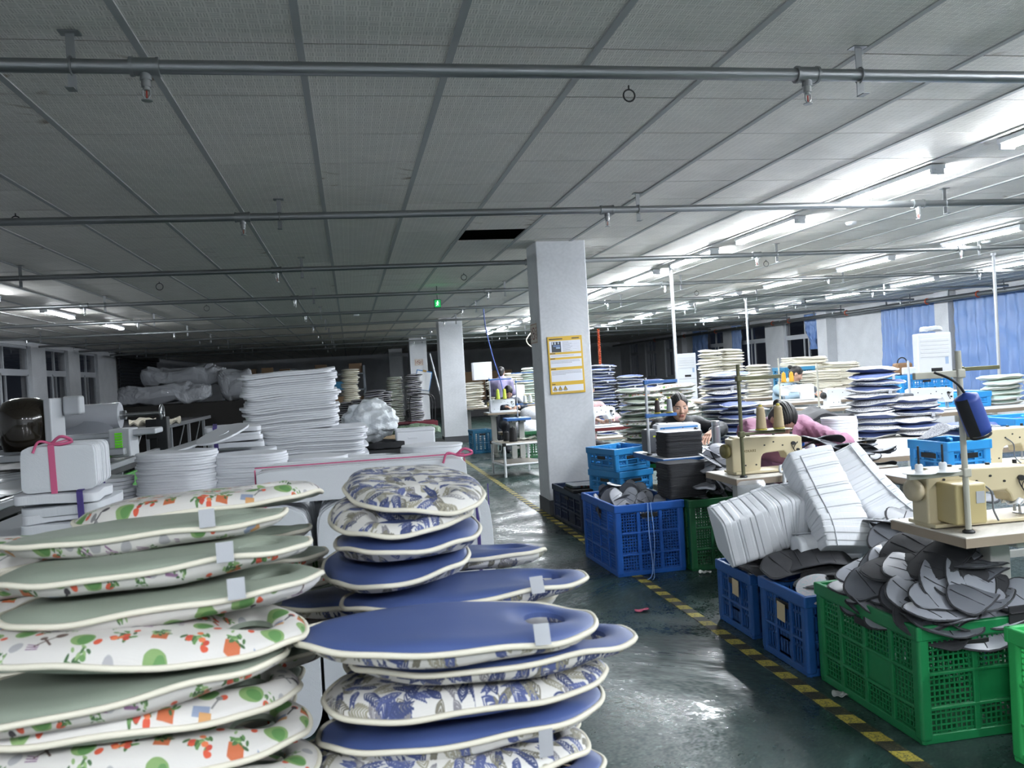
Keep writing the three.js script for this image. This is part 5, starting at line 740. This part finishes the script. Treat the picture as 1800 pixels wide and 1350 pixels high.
// ---------- two-tier trolley in the aisle ----------
{
  const t = thing('side_trolley', 'two-tier trolley of white tube legs and worn brown shelves', 'trolley', [2.32, 0, -12.0], 0.12);
  for (const [y, n] of [[0.47, 'top_shelf'], [0.18, 'lower_shelf']]) { mesh(n, rbx(0.56, 0.018, 0.62, 0.004, 0, y, 0), std(0x6f675a, 0.6), t); mesh('rail', [rod([-0.28, y - 0.012, 0.31], [0.28, y - 0.012, 0.31], 0.016, 8), rod([-0.28, y - 0.012, -0.31], [0.28, y - 0.012, -0.31], 0.016, 8), rod([-0.28, y - 0.012, -0.31], [-0.28, y - 0.012, 0.31], 0.016, 8), rod([0.28, y - 0.012, -0.31], [0.28, y - 0.012, 0.31], 0.016, 8)], M.white, t); }
  for (const a of [-1, 1]) for (const b of [-1, 1]) { mesh('leg', rod([a * 0.28, 0, b * 0.31], [a * 0.28, 0.48, b * 0.31], 0.018, 10), M.white, t); mesh('joint', rbx(0.05, 0.05, 0.05, 0.012, a * 0.28, 0.46, b * 0.31), M.black, t); }
  cone('large black thread cone on the two-tier trolley', [2.26, 0.485, -11.9], 0x131315, { r: 0.06, h: 0.2, core: 0x131315 }); cone('smaller black thread cone behind the large one', [2.2, 0.485, -12.1], 0x1a1a1c, { r: 0.05, h: 0.13, core: 0x1a1a1c });
  tag(mesh('grey_rag', slabGeo(0.3, 0.22, 0.01, 'oval', (x, z) => 0.05 * Math.abs(N3(x * 9, z * 9, 5)), 1).translate(2.48, 0.485, -12.05), std(0x8d8d84, 0.8)), 'crumpled grey rag on the two-tier trolley', 'rag');
}
for (const [x, y, z, s, l] of [[3.0, 0.48, -14.3, 0.24, 'speckled sack bulging over the dark green crate'], [3.12, 0.74, -14.4, 0.19, 'speckled sack behind the speckled crate sack']]) { const g = new THREE.SphereGeometry(s, 24, 16); g.scale(1.3, 0.72, 1); const p = g.attributes.position; for (let i = 0; i < p.count; i++) { const k = 1 + 0.12 * N3(p.getX(i) * 8, p.getY(i) * 8, p.getZ(i) * 8); p.setXYZ(i, p.getX(i) * k, p.getY(i) * k, p.getZ(i) * k); } g.computeVertexNormals(); tag(mesh('speckled_sack', g.translate(x, y, z), M.dots), l, 'sack'); }
// ---------- left: cutting machine ----------
{
  M.machGreen = std(0x3f8a35, 0.5); M.machWhite = std(0xc3c6cb, 0.4); M.alu = std(0xb4b7bb, 0.35, { metalness: 0.7 });
  const t = thing('cutting_machine', 'long cutting machine with dark hood on a gantry and green side panels', 'machine', [-3.1, 0, -6.2]);
  mesh('bed', rbx(2.4, 0.08, 5.0, 0.01, 0, 0.86, 0), M.darkmetal, t); mesh('bed_rail', [rbx(0.05, 0.05, 5.0, 0.01, 1.22, 0.905, 0), rbx(0.05, 0.05, 5.0, 0.01, -1.22, 0.905, 0)], M.alu, t);
  for (let k = 0; k < 4; k++) mesh('side_panel', rbx(0.03, 0.4, 1.1, 0.008, 1.2, 0.6, 1.85 - k * 1.22), M.machGreen, t, 'green side panel');
  for (let k = 0; k < 4; k++) for (const s of [-1, 1]) mesh('leg', rbx(0.12, 0.82, 0.12, 0.01, s * 1.1, 0.41, 2.3 - k * 1.5), M.darkmetal, t);
  mesh('corner_box', rbx(0.16, 0.5, 0.22, 0.02, 1.2, 0.62, 2.1), M.darkmetal, t);
  mesh('gantry', [rbx(2.5, 0.07, 0.09, 0.01, 0, 1.02, -1.55), rbx(2.5, 0.05, 0.06, 0.01, 0, 1.12, -1.62), rbx(2.5, 0.06, 0.09, 0.01, 0, 1.0, -1.2)], M.alu, t);
  const c = mesh('console', [rbx(0.17, 0.24, 0.3, 0.015, 1.17, 1.06, -1.5), rbx(0.2, 0.05, 0.3, 0.015, 1.34, 1.14, -1.6)], M.machWhite, t);
  for (let k = 0; k < 8; k++) mesh('green_slat', rbx(0.06, 0.017, 0.008, 0.003, 1.165, 0.985 + k * 0.022, -1.347), std(0x7dff1a, 0.5), c, 'bright green slat');
  mesh('wedge', extr([[0, 0], [0.35, 0.0], [0.42, 0.06], [0.38, 0.075]], 0.1, 0.003, 0.72, 0.92, -1.25), std(0x5cae2a, 0.5), t, 'bright green wedge');
  const hood = lathe([[0, 0], [0.17, 0], [0.195, 0.1], [0.215, 0.22], [0.205, 0.33], [0.16, 0.4], [0.1, 0.43], [0, 0.44]], 32); hood.scale(1, 1, 0.85); mesh('hood', hood.translate(0.44, 1.05, -1.4), phys(0x2a241c, 0.12, { clearcoat: 0.6 }), t, 'dark glossy bulbous hood'); mesh('carriage', [rbx(0.06, 0.42, 0.34, 0.015, 0.65, 1.26, -1.45), rbx(0.14, 0.16, 0.14, 0.02, 0.76, 1.4, -1.6)], M.machWhite, t);
  const fs = slabGeo(2.2, 1.9, 0.006, 'rect', (x, z) => 0.012 * N3(x * 5, z * 5, 3) + 0.008 * N3(x * 14, z * 14, 1), 3, 60, 50); tag(mesh('plastic_film', fs.translate(-3.1, 0.91, -6.1), phys(0xcfd4da, 0.18, { clearcoat: 0.4 })), 'shiny translucent film spread on the cutting machine bed', 'film');
  const r = thing('film_roll', 'thick roll of clear plastic film on a steel shaft with a handwheel', 'film roll', [-2.63, 1.27, -8.75]); mesh('roll', rod([-0.55, 0, 0], [0.42, 0, 0], 0.125, 32), phys(0xd7dae2, 0.22, { clearcoat: 0.5 }), r); mesh('shaft', [rod([0.4, 0, 0], [0.82, 0, 0], 0.018, 12), rod([0.42, 0, 0], [0.47, 0, 0], 0.045, 16)], M.steel, r); mesh('handwheel', [new THREE.TorusGeometry(0.075, 0.012, 8, 24).rotateY(PI / 2).translate(0.8, 0, 0), rod([0.8, -0.075, 0], [0.8, 0.075, 0], 0.007, 6), rod([0.8, 0, -0.075], [0.8, 0, 0.075], 0.007, 6)], M.steel, r);
  const lf = slabGeo(0.7, 0.3, 0.003, 'oval', (x, z) => 0.05 * Math.sin(x * 5), 2, 24, 12); lf.rotateX(PI / 2); mesh('loose_film', lf.translate(0.05, -0.18, 0.1), phys(0xe3e6ec, 0.2, { transmission: 0.55, thickness: 0 }), r, 'loose film hanging from the roll'); mesh('stand', [rbx(0.1, 1.22, 0.14, 0.01, 0.8, -0.65, -0.02)], M.darkmetal, r); mesh('stand', [rbx(0.1, 1.22, 0.14, 0.01, -0.62, -0.65, -0.02)], M.darkmetal, r);
}
{ // long dark conveyor table behind it
  const t = thing('cutting_table', 'long dark cutting table on slanted metal struts behind the film roll', 'table', [-4.6, 0, -15]); mesh('tabletop', rbx(2.6, 0.06, 11.6, 0.01, 0, 0.86, 0), std(0x3a3b3e, 0.3), t); mesh('edge_rail', rbx(0.05, 0.07, 11.6, 0.01, 1.31, 0.86, 0), M.alu, t);
  for (let k = 0; k < 7; k++) { mesh('leg', rbx(0.06, 0.83, 0.06, 0.006, 1.22, 0.415, 5.4 - k * 1.8), M.alu, t); mesh('leg', rbx(0.06, 0.83, 0.06, 0.006, -1.22, 0.415, 5.4 - k * 1.8), M.alu, t); if (k < 6) mesh('strut', rod([1.24, 0.15, 5.2 - k * 1.8], [1.24, 0.8, 4.2 - k * 1.8], 0.015, 6), M.alu, t); }
  const lump = (x, y, z, sx, sy, sz, sd, l) => { const g = new THREE.IcosahedronGeometry(1, 26), p = g.attributes.position, e5 = q => Math.sign(q) * Math.abs(q) ** 0.42; for (let i = 0; i < p.count; i++) { const a = e5(p.getX(i)) * sx * 0.52, b = e5(p.getY(i)) * sy * 0.52, c = e5(p.getZ(i)) * sz * 0.52, k = 0.16 * N3(a * 1.6 + sd, b * 2, c * 2) + 0.07 * N3(a * 5, b * 5, c * 5 + sd) + 0.03 * Math.abs(N3(a * 13, b * 13, c * 13)); p.setXYZ(i, a + k * Math.sign(a) * 0.6, b + k, c + k * 0.5); } g.computeVertexNormals(); tag(mesh('wrapped_foam', g.translate(x, y, z), phys(0x9b9ea4, 0.45, { clearcoat: 0.2 })), l, 'foam bundle'); };
  lump(-4.35, 1.44, -21.3, 2.0, 0.36, 0.8, 1, 'film-wrapped foam bolt on the dark bench, lower front one'); lump(-4.0, 1.86, -21.9, 1.9, 0.34, 0.8, 5, 'film-wrapped foam bolt, topmost of the wrapped pile'); lump(-2.75, 1.58, -21.7, 0.7, 0.6, 0.8, 9, 'film-wrapped bulging foam bundle at the aisle end of the wrapped pile');
  tag(mesh('dark_bench', [rbx(2.8, 1.2, 1.7, 0.03, -3.9, 0.6, -21.8)], std(0x1b1917, 0.8)), 'dark covered bench under the wrapped foam', 'bench');
  tag(mesh('canvas_heap', slabGeo(0.9, 0.6, 0.04, 'oval', (x, z) => 0.14 * Math.abs(N3(x * 4, z * 4, 2)) + 0.06 * N3(x * 9, z * 9, 1), 2, 30, 18).translate(-3.6, 0.9, -16.6), std(0x8b8679, 0.85)), 'crumpled cream canvas on the dark cutting table', 'cloth');
  tag(mesh('dark_control_post', [rbx(0.1, 1.15, 0.12, 0.01, -2.0, 0.575, -9.2), rbx(0.14, 0.2, 0.1, 0.01, -2.0, 1.1, -9.15)], M.darkmetal), 'dark control post beside the film roll handwheel', 'post');
}
// ---------- shelving at the back ----------
{
  const sm = std(0x6a7078, 0.5), bm = [0x6b5540, 0x5d4a38, 0x7a6248].map(c => std(c, 0.8));
  [[-2.75, 'left'], [-0.6, 'right']].forEach(([x, s]) => {
    const t = thing('shelf_rack', 'grey metal shelf rack at the back, ' + (s === 'left' ? 'bay behind the wrapped foam' : 'bay with the blue bins'), 'shelf', [x, 0, -27]);
    for (const a of [-1, 1]) for (const b of [-1, 1]) mesh('upright', bx(0.06, 2.0, 0.06, a * 1.05, 1.0, b * 0.3), sm, t);
    for (const y of [0.35, 0.8, 1.25, 1.75]) mesh('shelf_board', rbx(2.14, 0.05, 0.66, 0.006, 0, y, 0), sm, t);
    for (const y of [0.8, 1.25, 1.75]) for (let k = 0; k < 4; k++) { if (rnd() < 0.12) continue; const w = rr(0.28, 0.42), h = rr(0.2, 0.34), blue = s === 'right' && y === 1.25; tag(mesh('carton', [rbx(w, h, 0.4, 0.006, x - 0.8 + k * 0.53, y + 0.026 + h / 2, -26.95), bx(w * 0.3, h * 0.25, 0.004, x - 0.8 + k * 0.53, y + 0.03 + h * 0.5, -26.747)], blue ? M.crateTeal : bm[k % 3]), blue ? 'dark blue bin on the far rack' : 'brown carton on the far rack', 'box', blue ? 'blue bins on the far rack' : 'cartons on the far racks'); }
  });
  for (let k = 0; k < 4; k++) tag(mesh('carton', rbx(0.9, 0.5, 0.5, 0.01, 4.3 + (k % 2) * 1.0, 0.85 + Math.floor(k / 2) * 0.52, -30), bm[k % 3]), 'large brown carton against the dark wall beyond the striped shirt', 'box', 'large cartons by the dark wall');
  tag(mesh('plinth', rbx(2.2, 0.58, 0.6, 0.02, 4.8, 0.29, -30), M.darkmetal), 'dark plinth under the large cartons', 'plinth');
  for (const [x, z] of [[2.95, -18.9], [3.6, -18.5]]) tag(mesh('white_carton', rbx(0.42, 0.4, 0.3, 0.01, x, x < 3.2 ? 1.56 : 1.0, z), M.white), x < 3.2 ? 'white box on top of the far cream stack' : 'white box behind the striped shirt', 'box');
}
// ---------- people ----------
function field(sdf, cx, cy, cz, half, res) {
  const mc = new MarchingCubes(res, M.white, false, false, 160000); mc.isolation = 0; const h = res / 2;
  for (let k = 0; k < res; k++) for (let j = 0; j < res; j++) for (let i = 0; i < res; i++) mc.field[i + j * res + k * res * res] = -sdf(cx + (i - h) / h * half, cy + (j - h) / h * half, cz + (k - h) / h * half);
  mc.update(); const n = mc.count, p = new Float32Array(n * 3); for (let i = 0; i < n; i++) { p[3 * i] = cx + mc.positionArray[3 * i] * half; p[3 * i + 1] = cy + mc.positionArray[3 * i + 1] * half; p[3 * i + 2] = cz + mc.positionArray[3 * i + 2] * half; }
  let g = new THREE.BufferGeometry(); g.setAttribute('position', new THREE.BufferAttribute(p, 3)); g = mergeVertices(g, half / res * 0.02); g.computeVertexNormals(); return g;
}
const smin = (a, b, k) => { const h = Math.max(k - Math.abs(a - b), 0) / k; return Math.min(a, b) - h * h * k * 0.25; };
function cap(x, y, z, a, b, ra, rb) { const bx_ = b[0] - a[0], by = b[1] - a[1], bz = b[2] - a[2], px = x - a[0], py = y - a[1], pz = z - a[2]; let t = (px * bx_ + py * by + pz * bz) / (bx_ * bx_ + by * by + bz * bz + 1e-9); t = t < 0 ? 0 : t > 1 ? 1 : t; return Math.hypot(px - t * bx_, py - t * by, pz - t * bz) - (ra + (rb - ra) * t); }
const ell = (x, y, z, c, r) => { const a = (x - c[0]) / r[0], b = (y - c[1]) / r[1], d = (z - c[2]) / r[2], k = Math.hypot(a, b, d); return (k - 1) * Math.min(r[0], r[1], r[2]); };
function headField(x, y, z) {                                             // face looks along +z
  let d = smin(ell(x, y, z, [0, 0.035, -0.012], [0.074, 0.083, 0.092]), ell(x, y, z, [0, -0.028, 0.018], [0.061, 0.086, 0.069]), 0.03);
  d = smin(d, ell(x, y, z, [0, -0.09, 0.056], [0.026, 0.02, 0.022]), 0.03);
  for (const s of [-1, 1]) { d = smin(d, ell(x, y, z, [s * 0.038, -0.022, 0.055], [0.026, 0.022, 0.022]), 0.025); d = smin(d, ell(x, y, z, [s * 0.073, 0, -0.012], [0.011, 0.031, 0.02]), 0.008); const e = ell(x, y, z, [s * 0.031, 0.006, 0.098], [0.019, 0.011, 0.017]); d = -smin(-d, e, 0.012); d = smin(d, ell(x, y, z, [s * 0.031, 0.005, 0.073], [0.015, 0.0095, 0.013]), 0.003); d = smin(d, ell(x, y, z, [s * 0.011, -0.033, 0.092], [0.009, 0.007, 0.01]), 0.008); }
  d = smin(d, cap(x, y, z, [0, 0.012, 0.083], [0, -0.028, 0.1], 0.007, 0.0115), 0.014);
  d = smin(d, cap(x, y, z, [-0.02, -0.0565, 0.078], [0.02, -0.0565, 0.078], 0.006, 0.006), 0.006); d = smin(d, cap(x, y, z, [-0.009, -0.055, 0.087], [0.009, -0.055, 0.087], 0.0055, 0.0055), 0.008); d = smin(d, cap(x, y, z, [-0.013, -0.066, 0.083], [0.013, -0.066, 0.083], 0.0065, 0.0065), 0.006);
  return d;
}
function faceColor(x, y, z, skin) {
  const c = [...skin]; if (z < 0.045) return c;
  for (const s of [-1, 1]) { const ex = (x - s * 0.031), ey = y - 0.005; if (Math.abs(ex) < 0.0135 && Math.abs(ey) < 0.0062 * (1 - (ex / 0.016) ** 2)) return Math.hypot(ex, ey) < 0.0058 ? [0.012, 0.009, 0.008] : [0.45, 0.43, 0.42]; const by = 0.024 - Math.abs(ex) * 0.12; if (Math.abs(ex) < 0.021 && Math.abs(y - by) < 0.0032) return [0.05, 0.035, 0.03]; if (Math.abs(ex) < 0.015 && y > 0.009 && y < 0.0135) return [0.12, 0.07, 0.05]; if (Math.hypot(x - s * 0.007, (y + 0.039) * 1.3) < 0.0035) return [0.1, 0.04, 0.03]; }
  if (Math.abs(x) < 0.023 && y < -0.05 && y > -0.073) return Math.abs(y + 0.0605) < 0.0015 ? [0.1, 0.03, 0.03] : [skin[0] * 0.8, skin[1] * 0.5, skin[2] * 0.52];
  return c;
}
const skinMat = std(0xffffff, 0.55, { vertexColors: true });
function hand(w, d, n, curl, spread = 1) {                                // chains of joints for palm and five fingers
  const D = V(...d).normalize(), Nn = V(...n).normalize(), Sd = V().crossVectors(D, Nn).normalize(), out = []; const at = (a, b, c) => [w[0] + D.x * a + Sd.x * b + Nn.x * c, w[1] + D.y * a + Sd.y * b + Nn.y * c, w[2] + D.z * a + Sd.z * b + Nn.z * c];
  for (const q of [-0.026, -0.009, 0.009, 0.026]) out.push([at(0.0, q * 0.6, 0), at(0.085, q, 0), 0.015, 0.0125, 0.02]);
  [[-0.029, 0.03, 0.022, 0.018], [-0.0097, 0.04, 0.027, 0.021], [0.0097, 0.044, 0.029, 0.022], [0.029, 0.038, 0.026, 0.02]].forEach(([q, a, b, c]) => { const k1 = curl * 0.5, k2 = curl * 1.15, k3 = curl * 1.6; let p = [0.085, q, 0]; const st = (l, ang) => { const r = [p[0] + l * Math.cos(ang), p[1] + q * 0.12 * spread, p[2] + l * Math.sin(ang)]; const s = at(...p), e = at(...r); p = r; return [s, e]; }; const A = st(a, k1), B = st(b, k2), C = st(c, k3); out.push([...A, 0.0098, 0.0092, 0.006], [...B, 0.0092, 0.0084, 0.004], [...C, 0.0084, 0.0072, 0.004]); });
  const t0 = at(0.02, 0.026, 0.004), t1 = at(0.055, 0.056, 0.016), t2 = at(0.085, 0.064, 0.026); out.push([t0, t1, 0.0125, 0.0105, 0.01], [t1, t2, 0.0105, 0.008, 0.004]); return out;
}
function person(label, pos, turn, o) {
  const t = thing('person', label, 'person', pos, turn); const H = o.head, skin = o.skin || [0.42, 0.25, 0.18];
  const inv = new THREE.Quaternion().setFromEuler(new THREE.Euler(o.pitch || 0, o.yaw || 0, o.tilt || 0, 'YXZ')).invert(), tv = V();
  const loc = (x, y, z) => { tv.set(x - H[0], y - H[1], z - H[2]).applyQuaternion(inv); return tv; };
  const hands = ['L', 'R'].map(s => hand(o['wrist' + s], o['dir' + s], o['pal' + s] || [0, -1, 0], o.curl ?? 0.5)).flat();
  const neck = o.neck, chest = o.chest, pel = o.pelvis || [0, 0.52, 0];
  const legs = o.legs || [-1, 1].map(s => [[s * 0.09, 0.5, 0.02], [s * 0.12, 0.5, 0.42], [s * 0.11, 0.1, 0.42], [s * 0.11, 0.045, 0.56]]);
  const torso = (x, y, z, e) => { let d = cap(x, y, z, pel, chest, 0.125 + e, 0.13 + e); d = smin(d, cap(x, y, z, o.shL, o.shR, 0.06 + e, 0.06 + e), 0.1); d = smin(d, cap(x, y, z, chest, neck, 0.12 + e, 0.055 + e), 0.08); return d; };
  const arms = (x, y, z, e, cuff) => { let d = 9; for (const s of ['L', 'R']) { const S0 = o['sh' + s], E = o['elbow' + s], W = o['wrist' + s], q = cuff ? [0, 1, 2].map(i => E[i] + (W[i] - E[i]) * cuff) : W; d = Math.min(d, smin(cap(x, y, z, S0, E, 0.05 + e, 0.04 + e), cap(x, y, z, E, q, 0.04 + e, (cuff ? 0.034 : 0.026) + e), 0.04)); } return d; };
  const limbs = (x, y, z, e) => { let d = 9; for (const l of legs) d = Math.min(d, smin(smin(cap(x, y, z, l[0], l[1], 0.078 + e, 0.058 + e), cap(x, y, z, l[1], l[2], 0.055 + e, 0.04 + e), 0.05), cap(x, y, z, l[2], l[3], 0.04 + e, 0.035 + e), 0.03)); return d; };
  const res = o.res || 1, c = o.center || [0, 0.66, 0.2], hf = o.half || 0.78, bodyRes = Math.round(o.bodyRes || 76);
  const sk = field((x, y, z) => { let d = smin(smin(torso(x, y, z, -0.012), arms(x, y, z, -0.006), 0.05), limbs(x, y, z, -0.01), 0.05); return smin(d, cap(x, y, z, neck, [H[0], H[1] - 0.05, H[2] - 0.01], 0.048, 0.046), 0.03); }, ...c, hf, bodyRes);
  const parts = [sk, field((x, y, z) => { const q = loc(x, y, z); return smin(headField(q.x, q.y, q.z), cap(x, y, z, neck, [H[0], H[1] - 0.05, H[2] - 0.01], 0.045, 0.045), 0.03); }, ...H, 0.14, Math.round(84 * res))];
  for (const s of [0, 1]) { const L = hands.slice(s * hands.length / 2, (s + 1) * hands.length / 2), W = o[s ? 'wristR' : 'wristL'], Dv = V(...o[s ? 'dirR' : 'dirL']).normalize(); parts.push(field((x, y, z) => { let d = 9; for (const [a, b, ra, rb, k] of L) d = smin(d, cap(x, y, z, a, b, ra, rb), k); return d; }, W[0] + Dv.x * 0.09, W[1] + Dv.y * 0.09, W[2] + Dv.z * 0.09, 0.15, Math.round(80 * res))); }
  const g = mergeGeometries(parts.map(q => { const r = q.index ? q.toNonIndexed() : q, p = r.attributes.position, col = new Float32Array(p.count * 3); for (let i = 0; i < p.count; i++) { const v = loc(p.getX(i), p.getY(i), p.getZ(i)); let cc = skin; if (Math.abs(v.x) < 0.08 && Math.abs(v.y) < 0.11 && Math.abs(v.z) < 0.13) cc = faceColor(v.x, v.y, v.z, skin); col.set(cc, 3 * i); } r.setAttribute('color', new THREE.BufferAttribute(col, 3)); return r; }));
  mesh('body', g, skinMat, t);
  mesh('hair', field((x, y, z) => { const q = loc(x, y, z), a = q.x, b = q.y, e = q.z; let d = ell(a, b, e, [0, 0.04, -0.016], [0.081, 0.09, 0.099]); d = smin(d, ell(a, b, e, [0, -0.03, -0.06], [0.062, 0.07, 0.045]), 0.03); const f = Math.max(ell(a, b, e, [0, -0.035, 0.085], [0.066, 0.112, 0.085])); d = Math.max(d, -f); d += 0.004 * Math.exp(-((a / 0.006) ** 2)) * (b > 0.06 ? 1 : 0) + 0.0012 * Math.sin(a * 420 + b * 60); if (o.bun) d = smin(d, ell(a, b, e, o.bun, [0.034, 0.032, 0.032]), 0.012); return d; }, ...H, 0.16, Math.round(72 * res)), std(o.hair || 0x0d0b0b, 0.55), t);
  const wr = (x, y, z) => o.puff ? 0.012 * Math.abs(Math.sin((y * 1.2 + x * 0.7 + z * 1.1) * 42)) : 0.008 * N3(x * 14, y * 14, z * 14);
  const jk = mesh('jacket', field((x, y, z) => { let d = smin(torso(x, y, z, o.puff ? 0.035 : 0.018), arms(x, y, z, o.puff ? 0.035 : 0.016, 0.86), 0.04); d = smin(d, cap(x, y, z, neck, [neck[0] + (H[0] - neck[0]) * 0.35, neck[1] + (H[1] - neck[1]) * 0.35, neck[2] + (H[2] - neck[2]) * 0.35], 0.062, 0.058), 0.03); return d + wr(x, y, z); }, ...c, hf, bodyRes), o.jacketMat || std(o.jacket, 0.7), t, o.jacketLabel);
  if (o.cuffs) for (const s of ['L', 'R']) { const E = o['elbow' + s], W = o['wrist' + s], q = k => [0, 1, 2].map(i => E[i] + (W[i] - E[i]) * k); mesh('cuff', rod(q(0.8), q(0.98), 0.046, 18, 0.042), std(o.cuffs, 0.6), t, 'pale sleeve cuff'); }
  mesh('trousers', field((x, y, z) => smin(limbs(x, y, z, 0.016), cap(x, y, z, pel, [pel[0], pel[1] + 0.1, pel[2]], 0.14, 0.14), 0.06) + 0.004 * N3(x * 12, y * 12, z * 12), ...c, hf, bodyRes), std(o.trousers || 0x1c1f28, 0.8), t);
  return t;
}
function stool(label, x, z) { const t = thing('stool', label, 'stool', [x, 0, z]); mesh('seat', rbx(0.34, 0.05, 0.3, 0.01, 0, 0.335, 0), M.woodTop, t); for (const a of [-1, 1]) for (const b of [-1, 1]) mesh('leg', rod([a * 0.15, 0, b * 0.13], [a * 0.13, 0.32, b * 0.11], 0.016, 8), M.darkmetal, t); }
person('woman in a black jacket sewing behind the blue-edged table, looking up', [2.86, 0.035, -7.22], 0, { head: [-0.02, 1.035, 0.2], pitch: 0.1, yaw: -0.12, neck: [-0.01, 0.92, 0.13], chest: [0, 0.78, 0.05], shL: [0.17, 0.87, 0.1], shR: [-0.17, 0.87, 0.1], elbowL: [0.3, 0.83, 0.34], elbowR: [-0.28, 0.82, 0.3], wristL: [0.13, 0.835, 0.56], wristR: [-0.12, 0.835, 0.55], dirL: [-0.75, -0.28, 0.5], dirR: [0.5, -0.25, 0.7], curl: 0.55, jacket: 0x17181c, cuffs: 0xc6c6c8, bun: [0, 0.01, -0.12] });
person('person in a pink puffer jacket bent over the worn beige machine', [2.88, 0.03, -5.56], 0, { head: [0.0, 1.0, 0.28], pitch: 0.95, yaw: 0.1, neck: [0.02, 0.92, 0.2], chest: [0.02, 0.76, 0.08], shL: [0.2, 0.93, 0.16], shR: [-0.18, 0.93, 0.16], elbowL: [0.3, 0.83, 0.5], elbowR: [-0.26, 0.84, 0.42], wristL: [0.06, 0.8, 0.66], wristR: [-0.16, 0.8, 0.6], dirL: [-0.85, -0.2, 0.3], dirR: [0.4, -0.2, 0.6], curl: 0.5, jacket: 0x8f6179, puff: true, bun: [0, 0.03, -0.12], cuffs: 0x6a4254 });
person('woman with a hair bun in pale blue leaning over the far machine', [6.55, 0, -12.05], 0.35, { head: [0.06, 1.2, 0.28], pitch: 0.5, yaw: 0.85, neck: [0.03, 1.08, 0.18], chest: [0, 0.86, 0.06], shL: [0.17, 0.98, 0.12], shR: [-0.17, 0.98, 0.12], elbowL: [0.27, 0.87, 0.42], elbowR: [-0.26, 0.87, 0.4], wristL: [0.12, 0.92, 0.62], wristR: [-0.1, 0.92, 0.6], dirL: [-0.5, -0.1, 0.6], dirR: [0.5, -0.1, 0.6], jacket: 0x8fa4b4, bun: [0, 0.06, -0.13], res: 0.6, bodyRes: 64, cuffs: 0x9fb6c8 });
person('standing person in a lavender shirt seen from behind at the far tables', [3.22, 0, -17.95], 2.8, { head: [0, 1.5, 0.03], pitch: 0.25, neck: [0, 1.36, 0], chest: [0, 1.2, 0], pelvis: [0, 0.9, 0], shL: [0.18, 1.3, 0], shR: [-0.18, 1.3, 0], elbowL: [0.24, 1.05, 0.1], elbowR: [-0.24, 1.05, 0.1], wristL: [0.14, 1.0, 0.32], wristR: [-0.14, 1.0, 0.32], dirL: [-0.2, -0.1, 0.9], dirR: [0.2, -0.1, 0.9], legs: [-1, 1].map(s => [[s * 0.09, 0.88, 0], [s * 0.1, 0.48, 0.01], [s * 0.1, 0.08, -0.01], [s * 0.1, 0.04, 0.12]]), center: [0, 0.82, 0.05], half: 0.9, jacket: 0x8f88a8, bun: [0, 0.02, -0.12], res: 0.5, bodyRes: 64 });
person('person in a pinkish top sewing at the red-edged table behind the column', [2.78, 0, -9.95], 0.1, { head: [-0.03, 1.2, 0.25], pitch: 0.4, yaw: -0.5, neck: [-0.01, 1.07, 0.16], chest: [0, 0.85, 0.05], shL: [0.17, 0.98, 0.1], shR: [-0.17, 0.98, 0.1], elbowL: [0.26, 0.85, 0.38], elbowR: [-0.26, 0.85, 0.36], wristL: [0.12, 0.88, 0.56], wristR: [-0.12, 0.88, 0.56], dirL: [-0.5, -0.1, 0.6], dirR: [0.5, -0.1, 0.6], jacket: 0xa8888a, res: 0.55, bodyRes: 64 });
person('person with black hair and dark top at the far station with lime cones', [2.9, 0, -15.75], 0, { head: [0, 1.12, 0.25], pitch: 0.9, neck: [0, 1.0, 0.16], chest: [0, 0.82, 0.05], shL: [0.17, 0.94, 0.1], shR: [-0.17, 0.94, 0.1], elbowL: [0.26, 0.84, 0.38], elbowR: [-0.26, 0.84, 0.36], wristL: [0.12, 0.86, 0.56], wristR: [-0.12, 0.86, 0.56], dirL: [-0.5, -0.1, 0.6], dirR: [0.5, -0.1, 0.6], jacket: 0x2a2f3a, res: 0.5, bodyRes: 56, half: 0.78 });
stool('wooden stool under the woman in black', 2.86, -7.24); stool('wooden stool under the pink jacket', 2.86, -5.58); stool('wooden stool under the woman with the hair bun', 6.55, -12.07); stool('wooden stool behind the red-edged table', 2.78, -9.97); stool('wooden stool at the far station with lime cones', 2.9, -15.77);
renderer.render(scene, camera);
